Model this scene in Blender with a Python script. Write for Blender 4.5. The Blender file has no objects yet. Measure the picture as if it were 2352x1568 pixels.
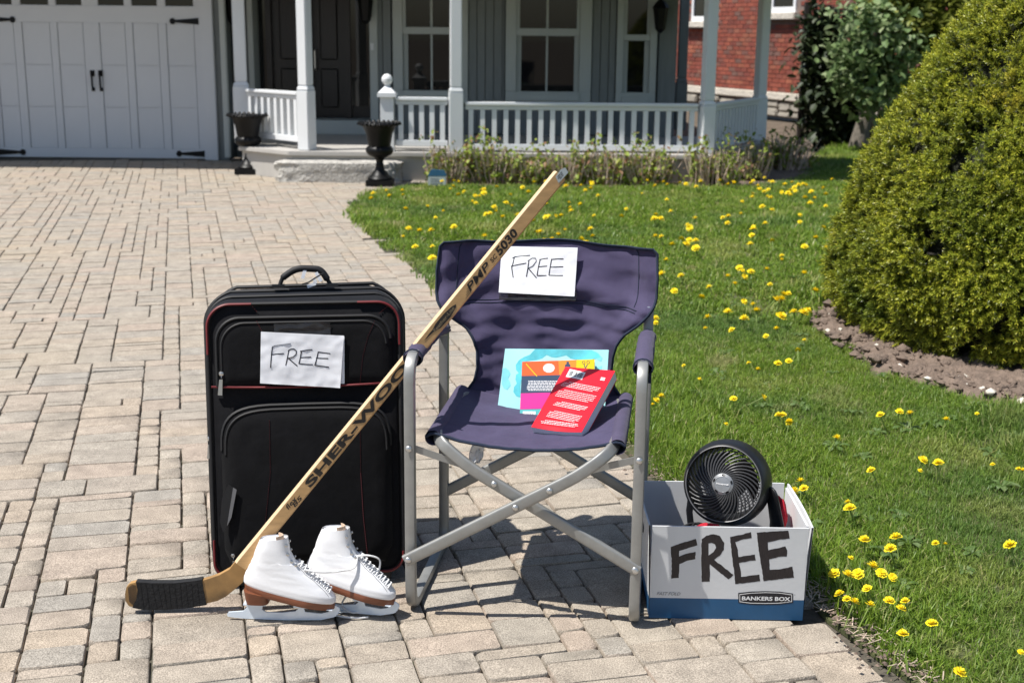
import bpy, bmesh, math, random
import numpy as np
from mathutils import Vector, Matrix
from mathutils.geometry import tessellate_polygon
from mathutils import noise as mnoise

random.seed(11)
rng = np.random.default_rng(11)
S = bpy.context.scene
COL = S.collection

# ------------------------------------------------------------------ camera, sky, sun, exposure
FPX = 2930.0                     # focal length in pixels of a 2352 px wide picture
PITCH, ROLL, CAMH = math.radians(13.6), math.radians(0.57), 1.425
CM = Matrix.Rotation(math.pi / 2 - PITCH, 3, 'X') @ Matrix.Rotation(ROLL, 3, 'Z')
cam = bpy.data.cameras.new('camera')
cam.sensor_width = 36.0
cam.lens = 36.0 * FPX / 2352.0
cam.clip_start, cam.clip_end = 0.1, 1500
cam.dof.use_dof = True
cam.dof.focus_distance = 3.2
cam.dof.aperture_fstop = 6.3
cam_ob = bpy.data.objects.new('camera', cam)
cam_ob.location = (0, 0, CAMH)
cam_ob.rotation_euler = CM.to_euler()
COL.objects.link(cam_ob)
S.camera = cam_ob

SUN_EL = math.radians(63)
SUN_AZ = Vector((-0.94, -0.34, 0)).normalized()      # horizontal direction towards the sun
SUN_DIR = Vector((SUN_AZ.x * math.cos(SUN_EL), SUN_AZ.y * math.cos(SUN_EL), math.sin(SUN_EL)))
w = bpy.data.worlds.new('World')
S.world = w
w.use_nodes = True
nt = w.node_tree
bgn = nt.nodes['Background']
sky = nt.nodes.new('ShaderNodeTexSky')
sky.sky_type = 'NISHITA'
sky.sun_disc = False
sky.sun_elevation = SUN_EL
sky.sun_rotation = math.atan2(SUN_AZ.x, SUN_AZ.y)
sky.dust_density = 1.0
nt.links.new(sky.outputs[0], bgn.inputs[0])
bgn.inputs[1].default_value = 0.09
sl = bpy.data.lights.new('sun', 'SUN')
sl.energy = 5.0
sl.angle = math.radians(0.53)
sl.color = (1.0, 0.965, 0.91)
so = bpy.data.objects.new('sun', sl)
so.rotation_euler = SUN_DIR.to_track_quat('Z', 'Y').to_euler()
so.location = (-6, -2, 12)
COL.objects.link(so)
S.view_settings.view_transform = 'Standard'
S.view_settings.look = 'None'
S.view_settings.exposure = 0.36
S.view_settings.gamma = 1.0
S.view_settings.use_curve_mapping = False
S.cycles.use_denoising = True
S.cycles.max_bounces = 6
S.cycles.transparent_max_bounces = 8
S.cycles.sample_clamp_indirect = 4.0
S.cycles.caustics_reflective = False
S.cycles.caustics_refractive = False

# ------------------------------------------------------------------ picture point -> place
CPOS = Vector((0, 0, CAMH))
def ray(x, y):
    return CM @ Vector(((x - 1176) / FPX, -(y - 784) / FPX, -1.0))
def gz(x, y, z=0.0):
    d = ray(x, y); return CPOS + d * ((z - CAMH) / d.z)
def gy(x, y, Y):
    d = ray(x, y); return CPOS + d * (Y / d.y)
def gp(x, y, P, n):
    d = ray(x, y); return CPOS + d * ((Vector(P) - CPOS).dot(n) / d.dot(n))

# ------------------------------------------------------------------ materials
def nodes_of(m):
    m.use_nodes = True
    t = m.node_tree
    return t, t.nodes['Principled BSDF'], (lambda k: t.nodes.new(k)), t.links.new
def mat(name, col, rough=0.6, var=0.12, vscale=9.0, metal=0.0, bump=0.0, bscale=120.0, spec=0.5, dark=None, dscale=3.0, damt=0.0, stretch=None, bdist=0.002):
    m = bpy.data.materials.new(name)
    t, b, N, L = nodes_of(m)
    b.inputs['Roughness'].default_value = rough
    b.inputs['Metallic'].default_value = metal
    b.inputs['Specular IOR Level'].default_value = spec
    tc = N('ShaderNodeTexCoord')
    src = tc.outputs['Object']
    if stretch:
        mp = N('ShaderNodeMapping'); mp.inputs['Scale'].default_value = stretch
        L(src, mp.inputs[0]); src = mp.outputs[0]
    n = N('ShaderNodeTexNoise'); n.inputs['Scale'].default_value = vscale; n.inputs['Detail'].default_value = 6
    n.inputs['Roughness'].default_value = 0.62
    L(src, n.inputs['Vector'])
    r = N('ShaderNodeValToRGB')
    r.color_ramp.elements[0].position = 0.28; r.color_ramp.elements[1].position = 0.72
    r.color_ramp.elements[0].color = [c * (1 - var) for c in col] + [1]
    r.color_ramp.elements[1].color = [min(1, c * (1 + var)) for c in col] + [1]
    L(n.outputs['Fac'], r.inputs[0])
    out = r.outputs[0]
    if dark:
        n2 = N('ShaderNodeTexNoise'); n2.inputs['Scale'].default_value = dscale; n2.inputs['Detail'].default_value = 8
        L(src, n2.inputs['Vector'])
        r2 = N('ShaderNodeValToRGB'); r2.color_ramp.elements[0].position = 0.5; r2.color_ramp.elements[1].position = 0.75
        r2.color_ramp.elements[0].color = (0, 0, 0, 1); r2.color_ramp.elements[1].color = (damt, damt, damt, 1)
        L(n2.outputs['Fac'], r2.inputs[0])
        mx = N('ShaderNodeMixRGB'); L(r2.outputs[0], mx.inputs[0]); L(out, mx.inputs[1]); mx.inputs[2].default_value = (*dark, 1)
        out = mx.outputs[0]
    L(out, b.inputs['Base Color'])
    if bump > 0:
        n3 = N('ShaderNodeTexNoise'); n3.inputs['Scale'].default_value = bscale; n3.inputs['Detail'].default_value = 5
        L(src, n3.inputs['Vector'])
        bp = N('ShaderNodeBump'); bp.inputs['Strength'].default_value = bump; bp.inputs['Distance'].default_value = bdist
        L(n3.outputs['Fac'], bp.inputs['Height']); L(bp.outputs[0], b.inputs['Normal'])
    return m

def ramp_mat(name, stops, rough=0.9, speck=0.0, mottle=0.25, mscale=10, bump=0.5, bscale=240, bdist=0.002, stain=None, spec=0.3):
    """per-piece colour from the object or island number, with grain on top"""
    m = bpy.data.materials.new(name)
    t, b, N, L = nodes_of(m)
    b.inputs['Roughness'].default_value = rough
    b.inputs['Specular IOR Level'].default_value = spec
    oi = N('ShaderNodeObjectInfo'); ge = N('ShaderNodeNewGeometry')
    ad = N('ShaderNodeMath'); ad.operation = 'ADD'
    L(oi.outputs['Random'], ad.inputs[0]); L(ge.outputs['Random Per Island'], ad.inputs[1])
    fr = N('ShaderNodeMath'); fr.operation = 'FRACT'; L(ad.outputs[0], fr.inputs[0])
    cr = N('ShaderNodeValToRGB')
    e = cr.color_ramp.elements
    while len(e) < len(stops): e.new(0.5)
    for i, (p, c) in enumerate(stops):
        e[i].position = p; e[i].color = (*c, 1)
    L(fr.outputs[0], cr.inputs[0])
    n = N('ShaderNodeTexNoise'); n.inputs['Scale'].default_value = mscale; n.inputs['Detail'].default_value = 7
    n.inputs['Roughness'].default_value = 0.65
    L(ge.outputs['Position'], n.inputs['Vector'])
    mr = N('ShaderNodeMapRange'); mr.inputs[1].default_value = 0.3; mr.inputs[2].default_value = 0.7
    mr.inputs[3].default_value = 1 - mottle; mr.inputs[4].default_value = 1 + mottle
    L(n.outputs['Fac'], mr.inputs[0])
    mu = N('ShaderNodeMixRGB'); mu.blend_type = 'MULTIPLY'; mu.inputs[0].default_value = 1
    L(cr.outputs[0], mu.inputs[1]); L(mr.outputs[0], mu.inputs[2])
    out = mu.outputs[0]
    if stain:
        ns = N('ShaderNodeTexNoise'); ns.inputs['Scale'].default_value = stain[1]; ns.inputs['Detail'].default_value = 4
        L(ge.outputs['Position'], ns.inputs['Vector'])
        rs = N('ShaderNodeValToRGB'); rs.color_ramp.elements[0].position = 0.52; rs.color_ramp.elements[1].position = 0.72
        rs.color_ramp.elements[0].color = (0, 0, 0, 1); rs.color_ramp.elements[1].color = (stain[2],) * 3 + (1,)
        L(ns.outputs['Fac'], rs.inputs[0])
        ms = N('ShaderNodeMixRGB'); L(rs.outputs[0], ms.inputs[0]); L(out, ms.inputs[1]); ms.inputs[2].default_value = (*stain[0], 1)
        out = ms.outputs[0]
    if speck > 0:
        v = N('ShaderNodeTexNoise'); v.inputs['Scale'].default_value = 330; v.inputs['Detail'].default_value = 2
        L(ge.outputs['Position'], v.inputs['Vector'])
        vr = N('ShaderNodeMapRange'); vr.inputs[1].default_value = 0.32; vr.inputs[2].default_value = 0.68
        vr.inputs[3].default_value = 1 - speck; vr.inputs[4].default_value = 1 + speck
        L(v.outputs['Fac'], vr.inputs[0])
        m2 = N('ShaderNodeMixRGB'); m2.blend_type = 'MULTIPLY'; m2.inputs[0].default_value = 1
        L(out, m2.inputs[1]); L(vr.outputs[0], m2.inputs[2]); out = m2.outputs[0]
    L(out, b.inputs['Base Color'])
    n3 = N('ShaderNodeTexNoise'); n3.inputs['Scale'].default_value = bscale; n3.inputs['Detail'].default_value = 4
    L(ge.outputs['Position'], n3.inputs['Vector'])
    bp = N('ShaderNodeBump'); bp.inputs['Strength'].default_value = bump; bp.inputs['Distance'].default_value = bdist
    L(n3.outputs['Fac'], bp.inputs['Height']); L(bp.outputs[0], b.inputs['Normal'])
    return m

def leaf_mat(name, stops, patch=None, rough=0.5, trans=0.35, pscale=2.0, spec=0.35):
    """leaf colour per leaf (island) and per instance, with patches over the whole plant"""
    m = bpy.data.materials.new(name)
    t, b, N, L = nodes_of(m)
    b.inputs['Roughness'].default_value = rough
    b.inputs['Specular IOR Level'].default_value = spec
    oi = N('ShaderNodeObjectInfo'); ge = N('ShaderNodeNewGeometry')
    ad = N('ShaderNodeMath'); ad.operation = 'ADD'
    L(oi.outputs['Random'], ad.inputs[0]); L(ge.outputs['Random Per Island'], ad.inputs[1])
    fr = N('ShaderNodeMath'); fr.operation = 'FRACT'; L(ad.outputs[0], fr.inputs[0])
    cr = N('ShaderNodeValToRGB'); e = cr.color_ramp.elements
    while len(e) < len(stops): e.new(0.5)
    for i, (p, c) in enumerate(stops):
        e[i].position = p; e[i].color = (*c, 1)
    L(fr.outputs[0], cr.inputs[0])
    out = cr.outputs[0]
    for (c, sc, lo, hi, amt) in (patch or []):
        n = N('ShaderNodeTexNoise'); n.inputs['Scale'].default_value = sc; n.inputs['Detail'].default_value = 5
        L(ge.outputs['Position'], n.inputs['Vector'])
        r = N('ShaderNodeValToRGB'); r.color_ramp.elements[0].position = lo; r.color_ramp.elements[1].position = hi
        r.color_ramp.elements[0].color = (0, 0, 0, 1); r.color_ramp.elements[1].color = (amt,) * 3 + (1,)
        L(n.outputs['Fac'], r.inputs[0])
        mx = N('ShaderNodeMixRGB'); L(r.outputs[0], mx.inputs[0]); L(out, mx.inputs[1]); mx.inputs[2].default_value = (*c, 1)
        out = mx.outputs[0]
    L(out, b.inputs['Base Color'])
    tr = N('ShaderNodeBsdfTranslucent'); L(out, tr.inputs['Color'])
    ms = N('ShaderNodeMixShader'); ms.inputs[0].default_value = trans
    L(b.outputs[0], ms.inputs[1]); L(tr.outputs[0], ms.inputs[2])
    L(ms.outputs[0], t.nodes['Material Output'].inputs[0])
    return m

def weave_mat(name, col, scale=420, bump=0.6, var=0.18, rough=0.85, diamond=False):
    m = mat(name, col, rough, var, 14, spec=0.12)
    t = m.node_tree; N = t.nodes.new; L = t.links.new
    b = t.nodes['Principled BSDF']
    b.inputs['Sheen Weight'].default_value = 0.08
    tc = N('ShaderNodeTexCoord')
    mp = N('ShaderNodeMapping')
    if diamond: mp.inputs['Rotation'].default_value = (0, math.radians(38), 0)
    L(tc.outputs['Object'], mp.inputs[0])
    bk = N('ShaderNodeTexBrick') if diamond else N('ShaderNodeTexNoise')
    bk.inputs['Scale'].default_value = scale
    if diamond:
        sw = N('ShaderNodeSeparateXYZ'); cb = N('ShaderNodeCombineXYZ')
        L(mp.outputs[0], sw.inputs[0]); L(sw.outputs[0], cb.inputs[0])
        ad = N('ShaderNodeMath'); L(sw.outputs[2], ad.inputs[0]); L(sw.outputs[1], ad.inputs[1]); L(ad.outputs[0], cb.inputs[1])
        L(cb.outputs[0], bk.inputs['Vector'])
        bk.inputs['Color1'].default_value = (1, 1, 1, 1); bk.inputs['Color2'].default_value = (.8, .8, .8, 1); bk.inputs['Mortar'].default_value = (0, 0, 0, 1)
        bk.inputs['Mortar Size'].default_value = 0.03
    else:
        L(mp.outputs[0], bk.inputs['Vector'])
    bp = N('ShaderNodeBump'); bp.inputs['Strength'].default_value = bump; bp.inputs['Distance'].default_value = 0.0015
    L(bk.outputs[0], bp.inputs['Height'])
    n2 = N('ShaderNodeTexNoise'); n2.inputs['Scale'].default_value = 11; n2.inputs['Detail'].default_value = 3
    L(tc.outputs['Object'], n2.inputs['Vector'])
    b2 = N('ShaderNodeBump'); b2.inputs['Strength'].default_value = 0.55; b2.inputs['Distance'].default_value = 0.012
    L(n2.outputs[0], b2.inputs['Height']); L(bp.outputs[0], b2.inputs['Normal'])
    L(b2.outputs[0], b.inputs['Normal'])
    return m

M = {}
M['paver'] = ramp_mat('paver_stone', [(0.0, (0.337, 0.288, 0.231)), (.18, (0.346, 0.300, 0.244)), (.34, (0.321, 0.287, 0.239)), (.48, (0.359, 0.292, 0.235)),
                                      (.62, (0.343, 0.295, 0.238)), (.76, (0.302, 0.276, 0.238)), (.88, (0.370, 0.305, 0.235)), (1, (0.347, 0.290, 0.233))],
                      speck=0.42, mottle=0.22, mscale=13, bump=0.9, bscale=230, bdist=0.0025, stain=((.42, .34, .22), 0.45, 0.28))
M['joint'] = mat('joint_dirt', (.092, .080, .062), .95, .4, 40, bump=1, bscale=200, dark=(.045, .06, .02), dscale=2.5, damt=.8)
M['ground'] = mat('earth', (.11, .085, .06), .95, .4, 5, bump=1)
M['lawn'] = mat('lawn_soil', (.075, .085, .03), .95, .4, 12, bump=1, dark=(.14, .11, .06), dscale=3, damt=.7)
M['soil'] = mat('garden_soil', (.185, .136, .104), .95, .35, 22, bump=1, bscale=90, bdist=.012, dark=(.10, .075, .06), dscale=14, damt=.8)
M['white_paint'] = mat('white_paint', (.72, .735, .74), .45, .03, 2)
M['door_white'] = mat('door_white', (.63, .65, .68), .45, .03, 1.5)
M['trim_grey'] = mat('trim_grey', (.46, .49, .47), .5, .04, 3)
M['siding'] = mat('siding_grey', (.195, .213, .212), .6, .12, 6, stretch=(8, 8, .6))
M['porch_grey'] = mat('porch_floor_paint', (.44, .42, .39), .6, .08, 4)
M['iron'] = mat('black_iron', (.006, .006, .0065), .42, .2, 12, spec=.22, bump=.2, bscale=60)
M['dark'] = mat('dark_roof_hole_shade', (.02, .022, .022), .8, .2, 5)
M['door_brown'] = mat('door_brown', (.012, .007, .006), .35, .35, 5, stretch=(12, 12, .8))
gl = mat('window_glass', (.006, .007, .008), .03, .1, 2, spec=.5); M['glass'] = gl
M['granite'] = mat('granite', (.45, .43, .39), .9, .25, 14, bump=1, bscale=35, bdist=.02, dark=(.17, .16, .15), dscale=26, damt=.6)
M['brick'] = ramp_mat('red_brick', [(0, (.235, .062, .042)), (.25, (.30, .085, .055)), (.5, (.20, .058, .045)), (.7, (.33, .11, .066)), (.86, (.17, .095, .078)), (1, (.26, .07, .05))], mottle=.3, mscale=6, bump=.4, bscale=60)
M['mortar'] = mat('brick_mortar', (.20, .15, .13), .9, .2, 8)
M['limestone'] = mat('limestone', (.62, .57, .49), .85, .12, 8, bump=.8, bscale=20, bdist=.02)
M['rubble'] = mat('rubble_stone', (.36, .33, .28), .9, .3, 4, bump=.8, bscale=20, bdist=.02)
M['vinyl_white'] = mat('white_frame', (.80, .81, .82), .4, .02, 3)
M['dark_wood'] = mat('dark_wood', (.030, .022, .017), .8, .3, 4, stretch=(6, 6, 1))  # dark stain, with the shade by the fence put into the colour
M['bark'] = mat('bark', (.19, .165, .135), .9, .35, 6, bump=1, bscale=20, bdist=.02, stretch=(4, 4, 1))
M['twig'] = mat('dry_twig', (.47, .37, .29), .85, .35, 20)
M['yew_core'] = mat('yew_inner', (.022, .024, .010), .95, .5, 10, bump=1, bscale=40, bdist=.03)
M['metal'] = mat('satin_aluminium', (.33, .33, .315), .48, .10, 25, metal=.5, bump=.12, bscale=90)
M['rivet'] = mat('rivet_steel', (.60, .60, .59), .3, .05, 10, metal=.8)
M['fabric'] = weave_mat('purple_navy_canvas', (.074, .063, .122), 55, .7, .14, .8, diamond=True)
M['fabric_plain'] = weave_mat('purple_navy_sleeve', (.080, .068, .118), 500, .5, .12, .8)
M['binding'] = weave_mat('navy_binding', (.020, .028, .050), 600, .5, .15, .8)
M['case'] = weave_mat('black_ballistic_cloth', (.0062, .0062, .0078), 700, .7, .35, .75)
M['case2'] = weave_mat('black_panel_cloth', (.0048, .0048, .0058), 700, .7, .4, .8)
M['case_trim'] = mat('black_piping', (.007, .007, .008), .65, .2, 20)
M['red_pipe'] = mat('red_piping', (.15, .014, .017), .5, .12, 20)
M['red_thread'] = mat('red_thread', (.10, .012, .016), .7, .1, 20)
M['chrome'] = mat('zip_metal', (.62, .60, .57), .28, .05, 20, metal=.85)
M['paper'] = mat('white_paper', (.88, .89, .92), .75, .02, 12, bump=.16, bscale=11, bdist=.005)
M['ink'] = mat('black_ink', (.012, .012, .018), .5, .2, 60)
M['marker'] = mat('marker_black', (.020, .015, .017), .55, .5, 55, stretch=(5, 5, 1))
M['tape'] = mat('clear_tape', (.045, .043, .045), .1, .35, 18, bump=.5, bscale=35, bdist=.004)
_tp = M['tape'].node_tree.nodes['Principled BSDF']; _tp.inputs['Alpha'].default_value = .5
M['wood'] = mat('stick_ash_wood', (.55, .335, .145), .5, .16, 10, stretch=(1, 9, 9), dark=(.34, .20, .085), dscale=9, damt=.5)
M['wood_edge'] = mat('stick_edge', (.66, .50, .31), .6, .12, 14, stretch=(1, 6, 6), dark=(.38, .24, .12), dscale=14, damt=.5)
M['blade_wood'] = mat('blade_wood', (.42, .24, .085), .5, .2, 12, dark=(.07, .045, .025), dscale=10, damt=.8)
M['print'] = mat('black_print', (.012, .011, .011), .45, .3, 60, dark=(.16, .10, .045), dscale=90, damt=.25)
M['print_gold'] = mat('dull_gold_print', (.30, .23, .13), .6, .2, 50)
M['stick_tape'] = mat('cloth_tape', (.010, .010, .011), .85, .4, 40, bump=1, bscale=120)
M['leather'] = mat('white_leather', (.82, .82, .83), .42, .03, 10, bump=.25, bscale=160, bdist=.001)
M['sole'] = mat('brown_sole', (.19, .066, .032), .38, .18, 26, stretch=(1, 1, 6))
M['steel'] = mat('polished_blade', (.76, .85, .95), .26, .06, 30, metal=.12)
M['lace'] = mat('white_lace', (.80, .80, .80), .8, .06, 60, bump=.6, bscale=700)
M['tongue'] = mat('felt_tongue', (.55, .40, .29), .9, .1, 30)
M['card'] = mat('white_card', (.66, .67, .68), .7, .04, 9, bump=.15, bscale=80)
M['card_in'] = mat('white_card_inside', (.66, .665, .67), .75, .05, 9)
M['card_blue'] = mat('blue_print', (.012, .085, .20), .55, .12, 14)
M['kraft'] = mat('kraft_board', (.38, .25, .155), .85, .12, 30)
M['white_ink'] = mat('white_print', (.80, .80, .80), .6, .05, 20)
M['grey_ink'] = mat('grey_print', (.20, .20, .21), .6, .2, 60)
M['plastic'] = mat('black_plastic', (.011, .011, .012), .42, .15, 12, spec=.5)
M['plastic_edge'] = mat('pale_plastic_edge', (.16, .16, .165), .4, .15, 12)  # paler than the fan's plastic, light on its rim put into the colour
M['rib'] = mat('lit_grille_plastic', (.050, .050, .052), .33, .15, 12)  # lighter than the housing: light caught by the ribs is in the colour
M['silver'] = mat('silver_plastic', (.31, .32, .33), .38, .08, 60, metal=.45)
M['plush_red'] = mat('red_plush', (.40, .010, .024), .95, .2, 60, bump=1, bscale=260)
M['cable'] = mat('black_cable', (.012, .012, .012), .5, .1, 10)
M['bk_cyan'] = mat('pale_cyan_cover', (.42, .78, .80), .3, .14, 5)
M['bk_cloud'] = mat('turquoise_wash', (.13, .58, .66), .3, .45, 7)
M['bk_cloud2'] = mat('light_wash', (.24, .67, .72), .3, .3, 6)
M['bk_orange'] = mat('cover_orange', (.80, .125, .03), .3, .05, 5)
M['bk_amber'] = mat('cover_amber', (.83, .27, .03), .3, .05, 5)
M['bk_yellow'] = mat('cover_yellow', (.88, .58, .01), .3, .05, 5)
M['bk_navy'] = mat('cover_slate', (.045, .072, .125), .3, .1, 5)
M['bk_pink'] = mat('cover_pink', (.80, .04, .30), .3, .05, 5)
M['bk_teal'] = mat('cover_teal', (.11, .48, .49), .3, .08, 5)
M['bk_red'] = mat('cover_red', (.74, .008, .022), .3, .06, 5)
M['bk_dkred'] = mat('cover_dark_red', (.45, .006, .012), .3, .06, 5)
M['pages'] = mat('page_edges', (.78, .78, .79), .8, .08, 300, stretch=(1, 1, 1))
M['petal'] = mat('dandelion_yellow', (.90, .70, .008), .7, .15, 60)
M['stem'] = mat('flower_stem', (.20, .27, .06), .6, .2, 20)
M['sign_blue'] = mat('sign_blue', (.03, .12, .22), .4, .1, 10)
M['sign_white'] = mat('sign_white', (.45, .50, .50), .5, .06, 12)
M['grass'] = leaf_mat('grass_blade', [(0, (.11, .19, .022)), (.3, (.19, .30, .032)), (.55, (.26, .375, .045)), (.8, (.135, .24, .036)), (.93, (.36, .40, .11)), (1, (.54, .47, .24))],
                      patch=[((.09, .18, .065), .9, .5, .62, .45), ((.50, .47, .17), 1.7, .54, .72, .5), ((.56, .47, .27), 2.6, .62, .74, .65)], trans=.42, rough=.42)
M['weed'] = leaf_mat('weed_leaf', [(0, (.09, .16, .035)), (.6, (.13, .20, .06)), (1, (.17, .23, .09))], trans=.3)
M['yew'] = leaf_mat('yew_needle', [(0, (.14, .19, .018)), (.3, (.33, .36, .028)), (.55, (.52, .52, .040)), (.75, (.22, .27, .024)), (1, (.64, .58, .07))],
                    patch=[((.10, .17, .025), 2.2, .54, .70, .6), ((.66, .38, .04), 1.9, .66, .75, .6)], trans=.15, rough=.38)
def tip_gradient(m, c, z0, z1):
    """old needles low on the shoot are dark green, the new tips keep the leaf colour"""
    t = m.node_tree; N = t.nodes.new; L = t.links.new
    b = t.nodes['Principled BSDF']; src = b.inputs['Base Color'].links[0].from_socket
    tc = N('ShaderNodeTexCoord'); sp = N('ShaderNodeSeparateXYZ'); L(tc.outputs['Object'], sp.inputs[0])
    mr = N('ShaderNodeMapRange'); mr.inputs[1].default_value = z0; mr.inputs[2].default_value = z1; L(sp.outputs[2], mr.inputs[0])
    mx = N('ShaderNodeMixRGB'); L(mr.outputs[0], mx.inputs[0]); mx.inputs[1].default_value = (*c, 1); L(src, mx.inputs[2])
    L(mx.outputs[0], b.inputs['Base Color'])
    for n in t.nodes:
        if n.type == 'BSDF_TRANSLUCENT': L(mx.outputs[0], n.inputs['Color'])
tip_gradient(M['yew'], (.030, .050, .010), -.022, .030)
M['shrub_leaf'] = leaf_mat('shrub_leaf', [(0, (.15, .22, .03)), (.45, (.27, .36, .045)), (.7, (.38, .44, .09)), (.85, (.36, .22, .11)), (1, (.28, .15, .09))])
M['vine_leaf'] = leaf_mat('vine_leaf', [(0, (.14, .22, .08)), (.5, (.23, .32, .13)), (1, (.34, .40, .22))])
M['dark_leaf'] = leaf_mat('ivy_leaf_painted_shade', [(0, (.016, .030, .012)), (.6, (.028, .045, .016)), (1, (.05, .065, .025))], trans=.15)  # nearly black greens, shade of the corner painted into the leaves
M['olive_leaf'] = leaf_mat('olive_leaf', [(0, (.15, .18, .03)), (.5, (.24, .27, .05)), (1, (.33, .34, .09))])

# ------------------------------------------------------------------ mesh helpers
W = {}
def wm(o):
    return W.get(o.name, Matrix.Identity(4)) if o else Matrix.Identity(4)

class MB:
    def __init__(s): s.v, s.f, s.m = [], [], []
    def add(s, vs, fs, mi=0):
        k = len(s.v); s.v += [tuple(p) for p in vs]
        s.f += [tuple(k + i for i in f) for f in fs]; s.m += [mi] * len(fs)
    def box(s, x0, x1, y0, y1, z0, z1, mi=0):
        s.add([(x0, y0, z0), (x1, y0, z0), (x1, y1, z0), (x0, y1, z0), (x0, y0, z1), (x1, y0, z1), (x1, y1, z1), (x0, y1, z1)],
              [(0, 3, 2, 1), (4, 5, 6, 7), (0, 1, 5, 4), (1, 2, 6, 5), (2, 3, 7, 6), (3, 0, 4, 7)], mi)
    def hexa(s, c8, mi=0):
        s.add(c8, [(0, 3, 2, 1), (4, 5, 6, 7), (0, 1, 5, 4), (1, 2, 6, 5), (2, 3, 7, 6), (3, 0, 4, 7)], mi)
    def tube(s, pts, r, n=8, mi=0, closed=False, flat=None, up=(0, 0, 1), sq=1.0):
        """sweep; r is a number or list; flat = second half-width across 'up'; sq < 1 squares the profile"""
        P = [Vector(p) for p in pts]; N = len(P)
        rs = r if isinstance(r, (list, tuple)) else [r] * N
        fl = flat if isinstance(flat, (list, tuple)) else [flat] * N
        T = []
        for i in range(N):
            a = P[(i - 1) % N] if (closed or i > 0) else P[i]
            b = P[(i + 1) % N] if (closed or i < N - 1) else P[i]
            d = (b - a); T.append(d.normalized() if d.length > 1e-9 else Vector((0, 0, 1)))
        u = Vector(up); u = u - T[0] * u.dot(T[0])
        if u.length < 1e-3:
            u = Vector((1, 0, 0)) - T[0] * T[0].x
        u.normalize()
        vs = []
        for i in range(N):
            u = u - T[i] * u.dot(T[i]); u.normalize()
            v = T[i].cross(u)
            ra = rs[i]; rb = fl[i] if fl[i] is not None else ra
            for k in range(n):
                a = 2 * math.pi * (k + .5) / n
                c, q = math.cos(a), math.sin(a)
                c = math.copysign(abs(c) ** sq, c); q = math.copysign(abs(q) ** sq, q)
                vs.append(P[i] + u * (ra * c) + v * (rb * q))
        fs = []
        for i in range(N if closed else N - 1):
            j = (i + 1) % N
            for k in range(n):
                k2 = (k + 1) % n
                fs.append((i * n + k, i * n + k2, j * n + k2, j * n + k))
        if not closed:
            fs.append(tuple(range(n - 1, -1, -1))); fs.append(tuple((N - 1) * n + k for k in range(n)))
        s.add(vs, fs, mi)
    def lathe(s, prof, n=24, mi=0, mt=None):
        mt = mt or Matrix.Identity(4)
        vs = []
        for (r, z) in prof:
            for k in range(n):
                a = 2 * math.pi * k / n
                vs.append(mt @ Vector((r * math.cos(a), r * math.sin(a), z)))
        fs = []
        for i in range(len(prof) - 1):
            for k in range(n):
                k2 = (k + 1) % n
                fs.append((i * n + k, i * n + k2, (i + 1) * n + k2, (i + 1) * n + k))
        fs.append(tuple(range(n - 1, -1, -1))); fs.append(tuple((len(prof) - 1) * n + k for k in range(n)))
        s.add(vs, fs, mi)
    def prism(s, poly, o, ex, ey, th, mi=0, holes=(), lift=0.0):
        """polygon in the plane o + x ex + y ey, given thickness along ex x ey"""
        o, ex, ey = Vector(o), Vector(ex), Vector(ey)
        n = ex.cross(ey).normalized()
        rings = [list(poly)] + [list(h) for h in holes]
        flat = [p for r in rings for p in r]
        tri = tessellate_polygon([[Vector((p[0], p[1], 0)) for p in r] for r in rings])
        a = [o + ex * p[0] + ey * p[1] + n * (lift + th) for p in flat]
        b = [o + ex * p[0] + ey * p[1] + n * lift for p in flat]
        K = len(flat)
        fs = []
        for t in tri:
            p = [flat[i] for i in t]
            cw = (p[1][0] - p[0][0]) * (p[2][1] - p[0][1]) - (p[2][0] - p[0][0]) * (p[1][1] - p[0][1]) < 0
            q = t[::-1] if cw else t
            fs.append(tuple(q)); fs.append(tuple(i + K for i in q[::-1]))
        k = 0
        for ri, r in enumerate(rings):
            m = len(r)
            area = sum(r[i][0] * r[(i + 1) % m][1] - r[(i + 1) % m][0] * r[i][1] for i in range(m))
            fl = (area > 0) ^ (ri > 0)
            for i in range(m):
                j = (i + 1) % m
                q = (k + i, k + i + K, k + j + K, k + j)
                fs.append(q if fl else q[::-1])
            k += m
        s.add(a + b, fs, mi)
    def grid(s, fn, nu, nv, mi=0):
        vs = [fn(i / nu, j / nv) for j in range(nv + 1) for i in range(nu + 1)]
        fs = [(j * (nu + 1) + i, j * (nu + 1) + i + 1, (j + 1) * (nu + 1) + i + 1, (j + 1) * (nu + 1) + i) for j in range(nv) for i in range(nu)]
        s.add(vs, fs, mi)
    def sheet(s, fn, nu, nv, th, mi=0, nrm=None):
        """grid with thickness th along -normal"""
        A = [[Vector(fn(i / nu, j / nv)) for i in range(nu + 1)] for j in range(nv + 1)]
        B = []
        for j in range(nv + 1):
            row = []
            for i in range(nu + 1):
                if nrm is not None: n = Vector(nrm)
                else:
                    du = A[j][min(i + 1, nu)] - A[j][max(i - 1, 0)]; dv = A[min(j + 1, nv)][i] - A[max(j - 1, 0)][i]
                    n = du.cross(dv); n = n.normalized() if n.length > 1e-12 else Vector((0, -1, 0))
                row.append(A[j][i] - n * th)
            B.append(row)
        k = (nu + 1) * (nv + 1); vs = [p for r in A for p in r] + [p for r in B for p in r]
        I = lambda i, j: j * (nu + 1) + i
        fs = []
        for j in range(nv):
            for i in range(nu):
                q = (I(i, j), I(i + 1, j), I(i + 1, j + 1), I(i, j + 1)); fs.append(q); fs.append(tuple(x + k for x in q[::-1]))
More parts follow.
